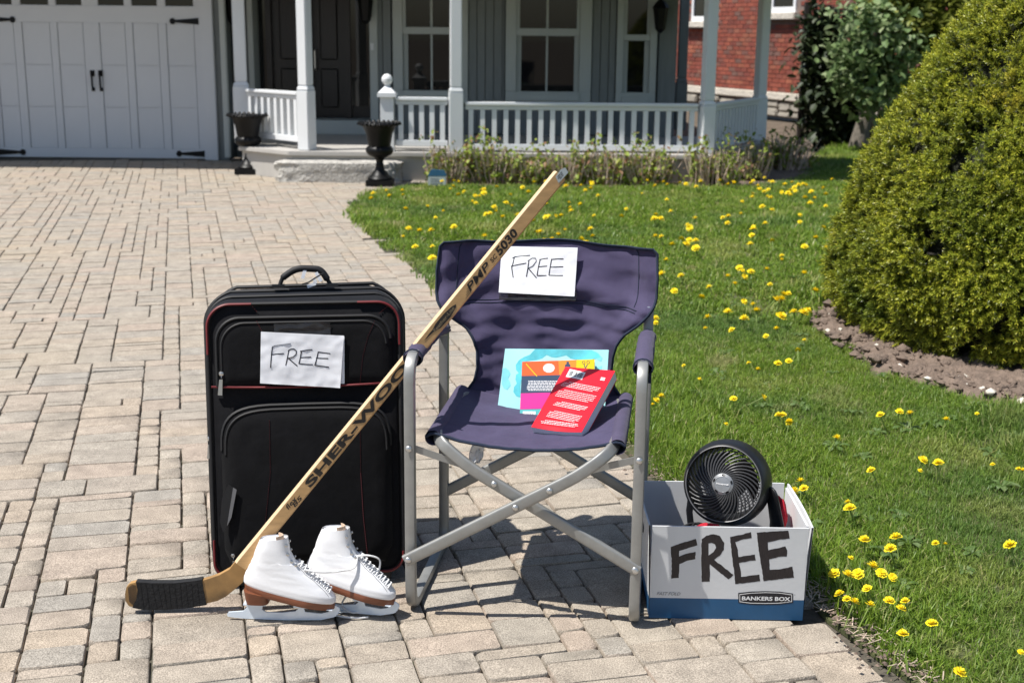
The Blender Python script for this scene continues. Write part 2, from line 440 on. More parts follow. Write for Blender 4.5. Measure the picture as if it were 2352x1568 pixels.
        ring = [I(i, 0) for i in range(nu)] + [I(nu, j) for j in range(nv)] + [I(i, nv) for i in range(nu, 0, -1)] + [I(0, j) for j in range(nv, 0, -1)]
        for a, b in zip(ring, ring[1:] + ring[:1]): fs.append((b, a, a + k, b + k))
        s.add(vs, fs, mi)
    def ribbon(s, pts, o, ex, ey, wd, th=.0004, mi=0, lift=.0003):
        """a pen stroke: flat strip with its own thickness"""
        o, ex, ey = Vector(o), Vector(ex), Vector(ey)
        P = [Vector((p[0], p[1])) for p in pts]; Lp, Rp = [], []
        for i in range(len(P)):
            a = P[max(i - 1, 0)]; b = P[min(i + 1, len(P) - 1)]
            d = (b - a); d = d.normalized() if d.length else Vector((1, 0)); n = Vector((-d.y, d.x))
            Lp.append(P[i] + n * wd / 2); Rp.append(P[i] - n * wd / 2)
        s.prism([tuple(p) for p in Rp] + [tuple(p) for p in Lp[::-1]], o, ex, ey, th, mi, lift=lift)
    def text(s, txt, o, ex, ey, height, width=None, th=.0004, mi=0, bold=0.0, shear=0.0, lift=.0003):
        V, F = text_geo(txt, bold, shear)
        x0 = min(p[0] for p in V); x1 = max(p[0] for p in V); y0 = min(p[1] for p in V); y1 = max(p[1] for p in V)
        sy = height / (y1 - y0); sx = (width / (x1 - x0)) if width else sy
        o, ex, ey = Vector(o), Vector(ex), Vector(ey); n = ex.cross(ey).normalized()
        vs = [o + ex * ((p[0] - x0) * sx) + ey * ((p[1] - y0) * sy) + n * (lift + th) for p in V]
        s.add(vs, F, mi)
    def build(s, name, mats, parent=None, local=False, smooth=None, bevel=0.0, seg=2, recalc=False):
        me = bpy.data.meshes.new(name)
        mt = wm(parent)
        if parent is not None and not local:
            inv = mt.inverted(); vs = [tuple(inv @ Vector(p)) for p in s.v]
        else: vs = s.v
        me.from_pydata(vs, [], s.f)
        for m in (mats if isinstance(mats, (list, tuple)) else [mats]): me.materials.append(M[m] if isinstance(m, str) else m)
        if any(s.m): me.polygons.foreach_set('material_index', s.m)
        if bevel > 0 or recalc:
            bm = bmesh.new(); bm.from_mesh(me)
            if recalc: bmesh.ops.recalc_face_normals(bm, faces=bm.faces)
            if bevel > 0:
                ed = [e for e in bm.edges if len(e.link_faces) == 2 and e.calc_face_angle(0) > .5]
                bmesh.ops.bevel(bm, geom=ed, offset=bevel, segments=seg, affect='EDGES', clamp_overlap=True)
            bm.to_mesh(me); bm.free()
        if smooth is not None:
            me.polygons.foreach_set('use_smooth', [True] * len(me.polygons))
            if smooth < 180: me.set_sharp_from_angle(angle=math.radians(smooth))
        me.update()
        o = bpy.data.objects.new(name, me); COL.objects.link(o)
        if parent is not None:
            o.parent = parent; W[o.name] = mt.copy()
        return o

_tc = {}
def text_geo(txt, bold, shear):
    k = (txt, bold, shear)
    if k in _tc: return _tc[k]
    cu = bpy.data.curves.new('lettering', 'FONT'); cu.body = txt; cu.offset = bold; cu.shear = shear; cu.resolution_u = 3
    ob = bpy.data.objects.new('lettering', cu); COL.objects.link(ob)
    dg = bpy.context.evaluated_depsgraph_get(); dg.update()
    me = ob.evaluated_get(dg).to_mesh()
    V = [(v.co.x, v.co.y) for v in me.vertices]
    F = []
    for p in me.polygons:
        q = tuple(p.vertices)
        a = sum(V[q[i]][0] * V[q[(i + 1) % len(q)]][1] - V[q[(i + 1) % len(q)]][0] * V[q[i]][1] for i in range(len(q)))
        F.append(q if a > 0 else q[::-1])
    ob.evaluated_get(dg).to_mesh_clear()
    bpy.data.objects.remove(ob); bpy.data.curves.remove(cu)
    _tc[k] = (V, F); return V, F

def tag(o, label=None, cat=None, group=None, kind=None):
    if label: o['label'] = label
    if cat: o['category'] = cat
    if group: o['group'] = group
    if kind: o['kind'] = kind
    return o
def thing(name, label, cat, loc=(0, 0, 0), rz=0.0, group=None, mt=None):
    o = bpy.data.objects.new(name, None); COL.objects.link(o)
    o.empty_display_size = .1
    mt = mt or (Matrix.Translation(Vector(loc)) @ Matrix.Rotation(rz, 4, 'Z'))
    o.matrix_basis = mt; W[o.name] = mt.copy()
    return tag(o, label, cat, group)
def copy_thing(root, mt):
    r = root.copy(); COL.objects.link(r); r.matrix_basis = mt
    def rec(src, dst):
        for ch in list(src.children):
            c = ch.copy(); COL.objects.link(c); c.parent = dst; rec(ch, c)
    rec(root, r)
    return r
def arc(c, a, b, r, a0, a1, n):
    c, a, b = Vector(c), Vector(a), Vector(b)
    return [c + a * (r * math.cos(a0 + (a1 - a0) * i / n)) + b * (r * math.sin(a0 + (a1 - a0) * i / n)) for i in range(n + 1)]
def rpath(pts, rad, n=5):
    """round the inner corners of a polyline"""
    P = [Vector(p) for p in pts]; out = [P[0]]
    for i in range(1, len(P) - 1):
        d0 = (P[i - 1] - P[i]); d1 = (P[i + 1] - P[i]); r = min(rad, d0.length * .48, d1.length * .48)
        a = P[i] + d0.normalized() * r; b = P[i] + d1.normalized() * r
        for k in range(n + 1):
            t = k / n; out.append(a * (1 - t) ** 2 + P[i] * (2 * t * (1 - t)) + b * t * t)
    out.append(P[-1]); return out
def inside(poly, x, y):
    c = False; j = len(poly) - 1
    for i in range(len(poly)):
        xi, yi = poly[i]; xj, yj = poly[j]
        if (yi > y) != (yj > y) and x < (xj - xi) * (y - yi) / (yj - yi) + xi: c = not c
        j = i
    return c
def inside_np(poly, X, Y):
    c = np.zeros(len(X), bool); j = len(poly) - 1
    for i in range(len(poly)):
        xi, yi = poly[i]; xj, yj = poly[j]
        if yi != yj:
            c ^= ((yi > Y) != (yj > Y)) & (X < (xj - xi) * (Y - yi) / (yj - yi) + xi)
        j = i
    return c

def scatter(name, pts, rots, scl, idx, variants, parent=None):
    """one object whose points carry instances of the variant meshes"""
    me = bpy.data.meshes.new(name)
    inv = wm(parent).inverted() if parent else None
    if inv: pts = [tuple(inv @ Vector(p)) for p in pts]
    me.from_pydata([tuple(p) for p in pts], [], [])
    a = me.attributes.new('rot', 'FLOAT_VECTOR', 'POINT'); a.data.foreach_set('vector', np.asarray(rots, np.float32).ravel())
    a = me.attributes.new('scl', 'FLOAT', 'POINT'); a.data.foreach_set('value', np.asarray(scl, np.float32))
    a = me.attributes.new('pick', 'INT', 'POINT'); a.data.foreach_set('value', np.asarray(idx, np.int32))
    o = bpy.data.objects.new(name, me); COL.objects.link(o)
    if parent: o.parent = parent; W[o.name] = wm(parent).copy(); o['kind'] = 'stuff'
    g = bpy.data.node_groups.new(name, 'GeometryNodeTree')
    g.interface.new_socket('Geometry', in_out='INPUT', socket_type='NodeSocketGeometry')
    g.interface.new_socket('Geometry', in_out='OUTPUT', socket_type='NodeSocketGeometry')
    N = g.nodes.new; L = g.links.new
    gi = N('NodeGroupInput'); go = N('NodeGroupOutput')
    iop = N('GeometryNodeInstanceOnPoints'); jn = N('GeometryNodeGeometryToInstance')
    for v in reversed(variants):
        oi = N('GeometryNodeObjectInfo'); oi.inputs['Object'].default_value = v; oi.inputs['As Instance'].default_value = True
        L(oi.outputs['Geometry'], jn.inputs[0])
    L(gi.outputs[0], iop.inputs['Points']); L(jn.outputs[0], iop.inputs['Instance'])
    iop.inputs['Pick Instance'].default_value = True
    def attr(nm, tp):
        n = N('GeometryNodeInputNamedAttribute'); n.data_type = tp; n.inputs['Name'].default_value = nm; return n.outputs[0]
    L(attr('pick', 'INT'), iop.inputs['Instance Index'])
    er = N('FunctionNodeEulerToRotation'); L(attr('rot', 'FLOAT_VECTOR'), er.inputs[0]); L(er.outputs[0], iop.inputs['Rotation'])
    L(attr('scl', 'FLOAT'), iop.inputs['Scale'])
    L(iop.outputs[0], go.inputs[0])
    md = o.modifiers.new('scatter', 'NODES'); md.node_group = g
    return o
def source(mb, name, mats, smooth=None):
    """a mesh kept out of the scene, used only through scatter()"""
    o = mb.build(name, mats, smooth=smooth); COL.objects.unlink(o); return o

# ================================================================== THE SETTING
LAWN = [(1.45, 1.2), (1.12, 2.2), (.921, 2.634), (.80, 2.96), (.775, 3.12), (.62, 3.6), (.464, 4.067), (.13, 5.28)]
LAWN += [tuple(gz(*p).xy) for p in [(1010, 650), (935, 590), (870, 545), (826, 508), (812, 488), (820, 468), (850, 447), (905, 434), (960, 426)]]
LAWN += [(-.70, 12.1), (.6, 12.12), (2.1, 12.05), (2.75, 12.7), (3.3, 14.0), (3.7, 15.6), (4.3, 17.2), (11, 17.2), (11, 1.2)]
YC, YRX, YRY = Vector((2.65, 6.0, 0)), 1.17, 1.42
def in_bed(X, Y, k=1.0):
    a = np.arctan2(Y - YC.y, X - YC.x)
    kk = k * (1 + .035 * np.sin(5 * a + 1) + .025 * np.sin(11 * a))
    return ((X - YC.x) / YRX) ** 2 + ((Y - YC.y) / YRY) ** 2 < kk ** 2

mb = MB(); mb.add([(-400, -200, -.07), (400, -200, -.07), (400, 700, -.07), (-400, 700, -.07)], [(0, 1, 2, 3)])
tag(mb.build('ground', 'ground'), kind='structure')
mb = MB(); mb.add([(-10, .8, -.014), (3, .8, -.014), (3, 14.6, -.014), (-10, 14.6, -.014)], [(0, 1, 2, 3)])
drive = tag(mb.build('driveway', 'joint'), kind='structure')
mb = MB(); mb.prism(LAWN, (0, 0, 0), (1, 0, 0), (0, 1, 0), .012, lift=-.012)
tag(mb.build('lawn', 'lawn'), kind='structure')

# ---- pavers: a tumbled three-size block laid in rows
PA = math.radians(14.5)
PU, PV = Vector((math.cos(PA), math.sin(PA), 0)), Vector((-math.sin(PA), math.cos(PA), 0))
CU, CV = .074, .050
U0, NU, V0, NV = -9.6, 186, -.4, 308
occ = np.zeros((NV, NU), bool); above = {}
pav = []
for j in range(NV):
    i = 0
    while i < NU:
        if occ[j, i]: i += 1; continue
        run = 0
        while i + run < NU and not occ[j, i + run] and run < 4: run += 1
        ch = [c for c in ((1, 2), (2, 2), (2, 2), (2, 3), (2, 3), (3, 2), (3, 2), (3, 3), (2, 1), (3, 1)) if c[0] <= run]
        wd, dp = random.choice(ch)
        if (i in above) and above[i] <= run and random.random() < .62: wd = above[i]
        if run - wd == 0 and run < 4: pass
        above[i] = wd
        for q in range(1, wd): above.pop(i + q, None)
        occ[j:j + dp, i:i + wd] = True
        pav.append((U0 + i * CU, U0 + (i + wd) * CU, V0 + j * CV, V0 + (j + dp) * CV))
        i += wd
def paver_geo(u0, u1, v0, v1):
    g = .0014
    u0 += g + random.random() * .0015; u1 -= g + random.random() * .0015; v0 += g + random.random() * .0012; v1 -= g + random.random() * .0012
    c = [random.uniform(.005, .014) for _ in range(4)]
    P = [(u0 + c[0], v0), (u1 - c[1], v0), (u1, v0 + c[1] * .8), (u1, v1 - c[2] * .8), (u1 - c[2], v1), (u0 + c[3], v1), (u0, v1 - c[3] * .8), (u0, v0 + c[0] * .8)]
    P = [(a + random.uniform(-.0016, .0016), b + random.uniform(-.0016, .0016)) for a, b in P]
    cx, cy = (u0 + u1) / 2, (v0 + v1) / 2
    h = random.uniform(-.003, .0015); tu, tv = random.uniform(-.018, .018), random.uniform(-.018, .018)
    ins = random.uniform(.0025, .005)
    def pt(p, k, z):
        dx, dy = cx - p[0], cy - p[1]; l = math.hypot(dx, dy)
        x, y = p[0] + dx / l * k, p[1] + dy / l * k
        q = PU * x + PV * y
        return (q.x, q.y, z + h + (x - cx) * tu + (y - cy) * tv)
    vs = [pt(p, 0, -.03) for p in P] + [pt(p, 0, -.0050 + random.uniform(-.0012, .0012)) for p in P] + [pt(p, ins, 0) for p in P]
    fs = [(a * 8 + k, a * 8 + (k + 1) % 8, (a + 1) * 8 + (k + 1) % 8, (a + 1) * 8 + k) for a in (0, 1) for k in range(8)] + [tuple(16 + k for k in range(8))]
    return vs, fs
CMT = CM.transposed()
def proj(P):
    q = CMT @ (Vector(P) - CPOS)
    return (1176 + FPX * q.x / -q.z, 784 - FPX * q.y / -q.z, -q.z)
keep = []
for p in pav:
    c = PU * ((p[0] + p[1]) / 2) + PV * ((p[2] + p[3]) / 2)
    if not (1.3 < c.y < 14.36 and -9.5 < c.x < 2.2): continue
    if inside(LAWN, c.x + .02, c.y): continue
    q = proj(c); keep.append((not (-20 < q[0] < 2372 and 0 < q[1] < 1600), q[2], p))
keep.sort(key=lambda t: (t[0], t[1]))
field = MB()
for k, (out, d, p) in enumerate(keep):
    vs, fs = paver_geo(*p)
    if k < 300:
        one = MB(); one.add(vs, fs); one.build('paver', 'paver', drive, smooth=50)
    else: field.add(vs, fs)
tag(field.build('paver_field', 'paver', drive), kind='stuff')

# ---- soil round the yew and along the porch
def soil_z(x, y):
    return .028 * mnoise.noise(Vector((x * 9, y * 9, 3))) + .020 * mnoise.noise(Vector((x * 24, y * 24, 7))) + .012 * mnoise.noise(Vector((x * 60, y * 60, 1)))
mb = MB()
def bedf(u, v):
    a = u * 2 * math.pi; k = 1 + .035 * math.sin(5 * (a if a <= math.pi else a - 2 * math.pi) + 1) + .025 * math.sin(11 * (a if a <= math.pi else a - 2 * math.pi)); r = v ** .7
    x, y = YC.x + YRX * k * r * math.cos(a), YC.y + YRY * k * r * math.sin(a)
    return (x, y, .018 + soil_z(x, y) - (.06 if v > .985 else (.03 if v > .93 else 0)) + .05 * (1 - r))
mb.grid(bedf, 300, 46)
bed = tag(mb.build('soil_bed', 'soil', smooth=180), kind='structure')
mb = MB()
for k in range(900):
    a = random.uniform(2.6, 5.6); r = random.uniform(.72, .99)
    x, y = YC.x + YRX * r * math.cos(a), YC.y + YRY * r * math.sin(a)
    s = random.choice((.006, .009, .012, .014, .022)) * random.uniform(.7, 1.6)
    z = .018 + soil_z(x, y) + s * .3
    bm_pts = []
    base = [(0, 0, 1), (.9, 0, .25), (.28, .86, .3), (-.73, .53, .2), (-.73, -.53, .3), (.28, -.86, .2), (.6, .4, -.7), (-.5, .5, -.7), (0, -.7, -.7)]
    vs = [(x + s * p[0] * random.uniform(.75, 1.25), y + s * p[1] * random.uniform(.75, 1.25), z + s * .75 * p[2] * random.uniform(.8, 1.2)) for p in base]
    fs = [(0, 1, 2), (0, 2, 3), (0, 3, 4), (0, 4, 5), (0, 5, 1), (1, 6, 2), (2, 6, 7), (2, 7, 3), (3, 7, 4), (4, 7, 8), (4, 8, 5), (5, 8, 1), (1, 8, 6), (6, 8, 7)]
    mb.add(vs, fs, 1 if random.random() < .04 else 0)
tag(mb.build('soil_clods', ['soil', 'limestone'], smooth=60), kind='stuff')

porch_bed = [(-.72, 12.06), (.6, 12.08), (2.15, 12.0), (2.82, 12.66), (3.38, 13.95), (3.8, 15.6), (2.9, 15.4), (2.83, 14.4), (1.95, 12.54), (-.70, 12.54)]
mb = MB(); mb.prism(porch_bed, (0, 0, 0), (1, 0, 0), (0, 1, 0), .022, lift=-.005)
tag(mb.build('garden_bed', 'soil'), kind='structure')
# bare soil strip and crumbs between blocks and grass
mb = MB()
for k in range(700):
    t = random.random(); i = 1 + int(t * 7); f = random.random()
    x = LAWN[i][0] * (1 - f) + LAWN[i + 1][0] * f; y = LAWN[i][1] * (1 - f) + LAWN[i + 1][1] * f
    x += random.gauss(.0, .035); x += .10 if (2.85 < y < 3.35 and x < .80) else 0; s = random.uniform(.003, .008); z = .012 + s * .3
    vs = [(x + s * a * random.uniform(.6, 1.4), y + s * b * random.uniform(.6, 1.4), z + s * c) for a, b, c in ((1, 0, 0), (0, 1, 0), (-1, 0, 0), (0, -1, 0), (0, 0, .8))]
    mb.add(vs, [(0, 1, 4), (1, 2, 4), (2, 3, 4), (3, 0, 4)])
tag(mb.build('soil_crumbs', 'soil'), kind='stuff')

# ================================================================== GARAGE
GY = 14.44
def X_(px, Y=GY, py=180): return gy(px, py, Y).x
def Z_(py, px=600, Y=GY): return gy(px, py, Y).z
c1 = lambda v: v / 2.926             # first close-up -> picture
gar = thing('garage', 'white panelled garage with black strap hinges at the end of the paved driveway', 'garage', (X_(222), GY, 0))
gr = X_(497); gl_ = 2 * X_(222) - gr
DH = 2.13
mb = MB()
mb.box(gl_ - 2.2, gl_, GY - .02, GY + 5, 0, 3.4); mb.box(gr - .005, X_(520), GY - .02, GY + 5, 0, 3.4)
mb.box(gl_, gr - .005, GY - .02, GY + .3, DH + .15, 3.4)
mb.build('wall', 'siding', gar)
mb = MB(); jl = X_(466)
mb.box(jl, gr, GY - .075, GY + .1, 0, DH + .15); mb.box(gl_, gl_ + gr - jl, GY - .075, GY + .1, 0, DH + .15); mb.box(gl_ + gr - jl, jl, GY - .075, GY + .1, DH, DH + .15)
mb.build('door_casing', 'door_white', gar, bevel=.008)
mb = MB(); mb.box(gl_ - 2.0, gr + .12, 13.05, GY - .08, 2.33, 2.45); mb.build('shade_overhang', 'trim_grey', gar)  # unseen overhang added to shade the door and the drive before it
door = MB(); dl, dr = gl_ + gr - jl + .004, jl - .004
door.box(dl, dr, GY + .012, GY + .05, .012, DH - .005)
dmesh = None
xs = [(c1(-140), c1(120)), (c1(175), c1(362)), (c1(410), c1(582)), (c1(690), c1(862)), (c1(912), c1(1082)), (c1(1136), c1(1322))]
pz0, pz1 = Z_(c1(1008)), Z_(c1(165))
wz0 = Z_(c1(50)); wz1 = wz0 + .27
edges = []
for a, b in xs: edges.append((X_(a), X_(b)))
edges[0] = (max(edges[0][0], dl + .09), edges[0][1])
def bars(z0, z1):
    prev = dl
    for a, b in edges + [(dr, dr)]:
        door.box(prev, a, GY - .012, GY + .0115, z0, z1); prev = b
bars(pz0, pz1); bars(wz0, wz1)
for z0, z1 in ((.012, pz0), (pz1, wz0), (wz1, DH - .005)): door.box(dl, dr, GY - .012, GY + .0115, z0, z1)
dmesh = door.build('garage_door', 'door_white', gar, bevel=.005)
for a, b in edges:
    mb = MB()
    h = (pz1 - pz0) / 3
    for q in range(3): mb.box(a + .006, b - .006, GY - .003, GY + .013, pz0 + q * h + .0015, pz0 + (q + 1) * h - .0015)
    mb.build('panel', 'door_white', dmesh, bevel=.003)
    mb = MB(); mb.box(a + .005, b - .005, GY + .004, GY + .013, wz0 + .005, wz1 - .005)
    mb.build('window_pane', 'glass', dmesh)
def strap(x0, x1, z):
    m_ = MB(); y = GY - .013
    s = 1 if x1 > x0 else -1
    pts = [(0, -.035), (abs(x1 - x0) * .8, -.014), (abs(x1 - x0) * .86, -.034), (abs(x1 - x0) * .95, -.03), (abs(x1 - x0), 0), (abs(x1 - x0) * .95, .03), (abs(x1 - x0) * .86, .034), (abs(x1 - x0) * .8, .014), (0, .035)]
    if s > 0: m_.prism(pts, (x0, y, z), (1, 0, 0), (0, 0, 1), .008)
    else: m_.prism([(-p[0], p[1]) for p in pts[::-1]], (x0, y, z), (1, 0, 0), (0, 0, 1), .008)
    m_.build('strap_hinge', 'iron', dmesh)
ws = X_(c1(1330)) - X_(c1(1135))
for z in (Z_(c1(150)), Z_(c1(1038))):
    strap(dr - .01, dr - .01 - ws, z); strap(dl + .01, dl + .01 + ws, z)
for px in (c1(626), c1(680)):
    mb = MB(); x = X_(px); z1, z0 = Z_(c1(497)), Z_(c1(612))
    mb.tube([(x, GY - .014, z0), (x, GY - .05, z0 + .03), (x, GY - .05, z1 - .03), (x, GY - .014, z1)], .011, 6)
    mb.box(x - .024, x + .024, GY - .022, GY - .012, z1 - .045, z1 + .02); mb.box(x - .018, x + .018, GY - .022, GY - .012, z0 - .02, z0 + .02)
    mb.build('handle', 'iron', dmesh)
mb = MB(); mb.tube([(X_(521), GY - .09, .04), (X_(521), GY - .09, 3.3)], .035, 8, sq=.5); mb.build('downspout', 'trim_grey', gar)

# ================================================================== HOUSE behind the porch
HY, FZ = 14.72, .28
hx = lambda px: X_(px, HY, 150)
hz = lambda py, px=1100: Z_(py, px, HY)
c2 = lambda v: (1300 + v / 1.68) / 1.7415
house = thing('house', 'grey board sided house front with white trimmed sash windows behind the porch', 'house', (hx(1100), HY, 0))
TOP = 2.42
mb = MB()
mb.box(X_(522), hx(572), HY + .03, HY + .3, 0, TOP); mb.box(hx(850), hx(1513), HY + .10, HY + .3, .0, TOP); mb.box(hx(572), hx(850), HY + .03, HY + .3, 2.15, TOP)
mb.box(hx(1513), hx(1513) + .2, HY + .03, HY + 9, 0, TOP)
mb.box(hx(572), hx(850), HY + 1.3, HY + 1.5, 0, 2.3); mb.box(hx(572) - .05, hx(572), HY + .3, HY + 1.3, 0, 2.3); mb.box(hx(850), hx(850) + .05, HY + .3, HY + 1.3, 0, 2.3)
mb.build('wall', 'siding', house)
mb = MB(); mb.box(X_(525), hx(1513) + .1, HY - 1.0, HY + 9, TOP, TOP + .15); mb.build('roof', 'dark', house)
def boards(a, b, z0, z1, wd=.095):
    x = a; 
    while x < b - .02:
        e = min(x + wd, b)
        m_ = MB(); m_.box(x + .004, e - .004, HY, HY + .099 - random.random() * .003, z0, z1); m_.build('siding_board', 'siding', house)
        x += wd
boards(hx(860), hx(902), FZ + .02, TOP - .05); boards(hx(1076), hx(1159), FZ + .02, TOP - .05); boards(hx(1359), hx(1413), FZ + .02, TOP - .05)
boards(X_(524), hx(545), .05, TOP - .05)
def sash_window(x0, x1, mul, ztop, zr0, zr1, zs, trimL, trimR, narrow=False):
    """glass x0..x1, meeting rail zr0..zr1, sill zs"""
    fr = MB()
    fr.box(trimL, x0 - .035, HY - .028, HY + .05, FZ + .5, ztop + .12); fr.box(x1 + .035, trimR, HY - .028, HY + .05, FZ + .5, ztop + .12)
    fr.box(trimL, trimR, HY - .028, HY + .05, ztop + .121, ztop + .3)
    fr.box(trimL, trimR, HY - .02, HY + .04, FZ + .36, FZ + .499)
    win = fr.build('window', 'trim_grey', house, bevel=.006)
    f = MB()
    f.box(x0 - .034, x0, HY - .012, HY + .06, zr1, ztop + .12); f.box(x1, x1 + .034, HY - .012, HY + .06, zr1, ztop + .12)
    f.box(x0 - .034, x1 + .034, HY - .022, HY + .06, zr0, zr1)
    f.box(x0 - .034, x1 + .034, HY - .05, HY + .06, zs - .07, zs)
    f.box(x0 - .034, x0 + .02, HY + .03, HY + .08, zs + .001, zr0 - .001); f.box(x1 - .02, x1 + .034, HY + .03, HY + .08, zs + .001, zr0 - .001)
    f.build('sash', 'trim_grey', win, bevel=.004)
    g = MB(); g.box(x0 - .01, x1 + .01, HY + .045, HY + .05, zr1, ztop + .1); g.build('pane', 'glass', win)
    g = MB(); g.box(x0 - .01, x1 + .01, HY + .065, HY + .07, zs, zr0); g.build('pane', 'glass', win)
    if mul:
        g = MB(); g.box(mul - .013, mul + .013, HY + .02, HY + .044, zr1, ztop + .1); g.box(mul - .011, mul + .011, HY + .04, HY + .064, zs, zr0); g.build('mullion', 'trim_grey', win)
    return win
sash_window(hx(933), hx(1050), hx(991), 1.84, hz(79, 990), hz(63, 990), hz(208, 990), hx(903), hx(1075))
sash_window(hx(1193), hx(1323), hx(1256), 1.84, hz(83, 1256), hz(66, 1256), hz(217, 1256), hx(1161), hx(1358))
sash_window(hx(1438), hx(1484), 0, 1.84, hz(94, 1460), hz(80, 1460), hz(224, 1460), hx(1415), hx(1507))
# door recess with double door and side lights
ent = MB(); EY = HY + .25
xl, xr = hx(572), hx(850)
ent.box(xl, xl + .06, HY - .03, EY + .1, FZ, 2.14); ent.build('door_casing', 'trim_grey', house, bevel=.006)
ent = MB(); ent.box(xr - .0, xr + .09, HY - .03, EY + .1, FZ, 2.14); ent.build('door_casing', 'trim_grey', house, bevel=.006)
mb = MB(); mb.box(xl + .061, xr - .001, HY - .12, EY + .1, FZ + .001, FZ + .16); mb.build('threshold', 'trim_grey', house, bevel=.01)
sx = [xl + .062, X_(620, EY), X_(712, EY), X_(800, EY), xr - .002]
d = MB()
for a in sx[1:4]: d.box(a - .03, a + .03, EY - .01, EY + .06, FZ + .161, 2.14)
d.box(sx[0], sx[-1], EY + .06, EY + .09, FZ + .161, 2.14)
fd = d.build('front_door', 'door_brown', house)
for a, b in ((sx[1], sx[2]), (sx[2], sx[3])):
    for z0, z1 in ((FZ + .28, 1.0), (1.1, 2.05)):
        m_ = MB(); m_.box(a + .12, b - .12, EY + .035, EY + .059, z0, z1); m_.build('door_panel', 'door_brown', fd, bevel=.012)
for a, b in ((sx[0], sx[1]), (sx[3], sx[4])):
    m_ = MB(); m_.box(a + .02, b - .035, EY + .03, EY + .045, FZ + .3, 2.1); m_.build('side_light', 'glass', fd)
m_ = MB(); m_.tube([(sx[2] + .07, EY - .01, .98), (sx[2] + .07, EY - .05, 1.0), (sx[2] + .07, EY - .05, 1.2), (sx[2] + .07, EY - .01, 1.22)], .012, 6); m_.build('handle', 'chrome', fd)
m_ = MB(); m_.box(xr + .01, xr + .05, HY - .045, HY - .0305, hz(118), hz(102)); m_.build('doorbell', 'white_paint', house)

def lantern(px, py, Y, label):
    P = gy(px, py, Y)
    t = thing('wall_lantern', label, 'lantern', tuple(P), group='black lanterns on the house wall')
    m_ = MB(); m_.lathe([(.001, -.17), (.03, -.15), (.055, -.12), (.085, .10), (.095, .11), (.05, .17), (.012, .20), (.001, .22)], 6, mt=Matrix.Translation(P + Vector((0, -.14, 0)))); m_.build('housing', 'iron', t)
    m_ = MB(); m_.tube([P + Vector((0, -.14, .2)), P + Vector((0, -.12, .28)), P + Vector((0, -.04, .25)), P + Vector((0, -.02, .1))], .012, 6); m_.box(P.x - .05, P.x + .05, P.y - .03, P.y, P.z - .08, P.z + .16); m_.build('bracket', 'iron', t)
lantern(843, 22, HY - .03, 'black carriage lantern on the wall between the dark front door and the first window')
lantern(541, 24, HY + .0, 'black lantern half hidden by the white post beside the garage')
lantern(1514, 42, HY + .0, 'black lantern at the far corner of the house before the red brick wall')

# ================================================================== PORCH
porch = thing('porch', 'grey floored front porch with white square posts and slatted railing', 'porch', (0, 12.7, 0))
PF = 12.52
mb = MB(); mb.prism([(X_(540, 13.0), 13.02), (-2.2, PF), (1.98, PF), (2.86, 14.42), (2.86, 14.9), (X_(540, 13.0), 14.74)], (0, 0, 0), (1, 0, 0), (0, 1, 0), .045, lift=FZ - .045)
mb.build('floor', 'porch_grey', porch, bevel=.008)
mb = MB(); mb.prism([(X_(540, 13.0) + .03, 13.06), (-2.18, PF + .04), (1.94, PF + .04), (2.80, 14.42), (2.80, 14.85), (X_(540, 13.0) + .03, 14.7)], (0, 0, 0), (1, 0, 0), (0, 1, 0), FZ - .046, lift=0.0)
mb.build('skirting', 'porch_grey', porch)
def post(x, y, rot, h=1.72, wb=.068, wt=.055, m='white_paint', boxh=.58):
    mt = Matrix.Translation((x, y, FZ)) @ Matrix.Rotation(rot, 4, 'Z')
    m_ = MB()
    def bx(a, z0, z1): m_.hexa([mt @ Vector(p) for p in ((-a, -a, z0), (a, -a, z0), (a, a, z0), (-a, a, z0), (-a, -a, z1), (a, -a, z1), (a, a, z1), (-a, a, z1))])
    bx(wb, .001, boxh)
    t0, t1 = wb, wt
    m_.hexa([mt @ Vector(p) for p in [(sx_ * t0, sy_ * t0, boxh + .001) for sx_, sy_ in ((-1, -1), (1, -1), (1, 1), (-1, 1))] + [(sx_ * t1, sy_ * t1, boxh + .045) for sx_, sy_ in ((-1, -1), (1, -1), (1, 1), (-1, 1))]])
    bx(wt, boxh + .046, h)
    return m_.build('post', m, porch, bevel=.008)
PAx = Vector((gz(706, 345, FZ).x, 12.66)); PBx = Vector((gz(1047, 349, FZ).x, 12.64)); PCx = Vector((gz(1615, 350, FZ).x, 12.72)); PDx = Vector((gz(1739, 323, FZ).x, 14.36))
PLx = Vector((gy(556, 250, 13.45).x, 13.45)); NWx = Vector((gy(890, 250, 12.66).x, 12.66))
post(PAx.x, PAx.y, math.radians(-28)); post(PBx.x, PBx.y, math.radians(8)); post(PCx.x, PCx.y, math.radians(18), boxh=.47); post(PDx.x, PDx.y, math.radians(24), boxh=.46)
post(PLx.x, PLx.y, math.radians(10), wb=.085, wt=.062); 
pe = gy(1567, 150, 15.9); post(pe.x, 15.9, 0, m='siding')
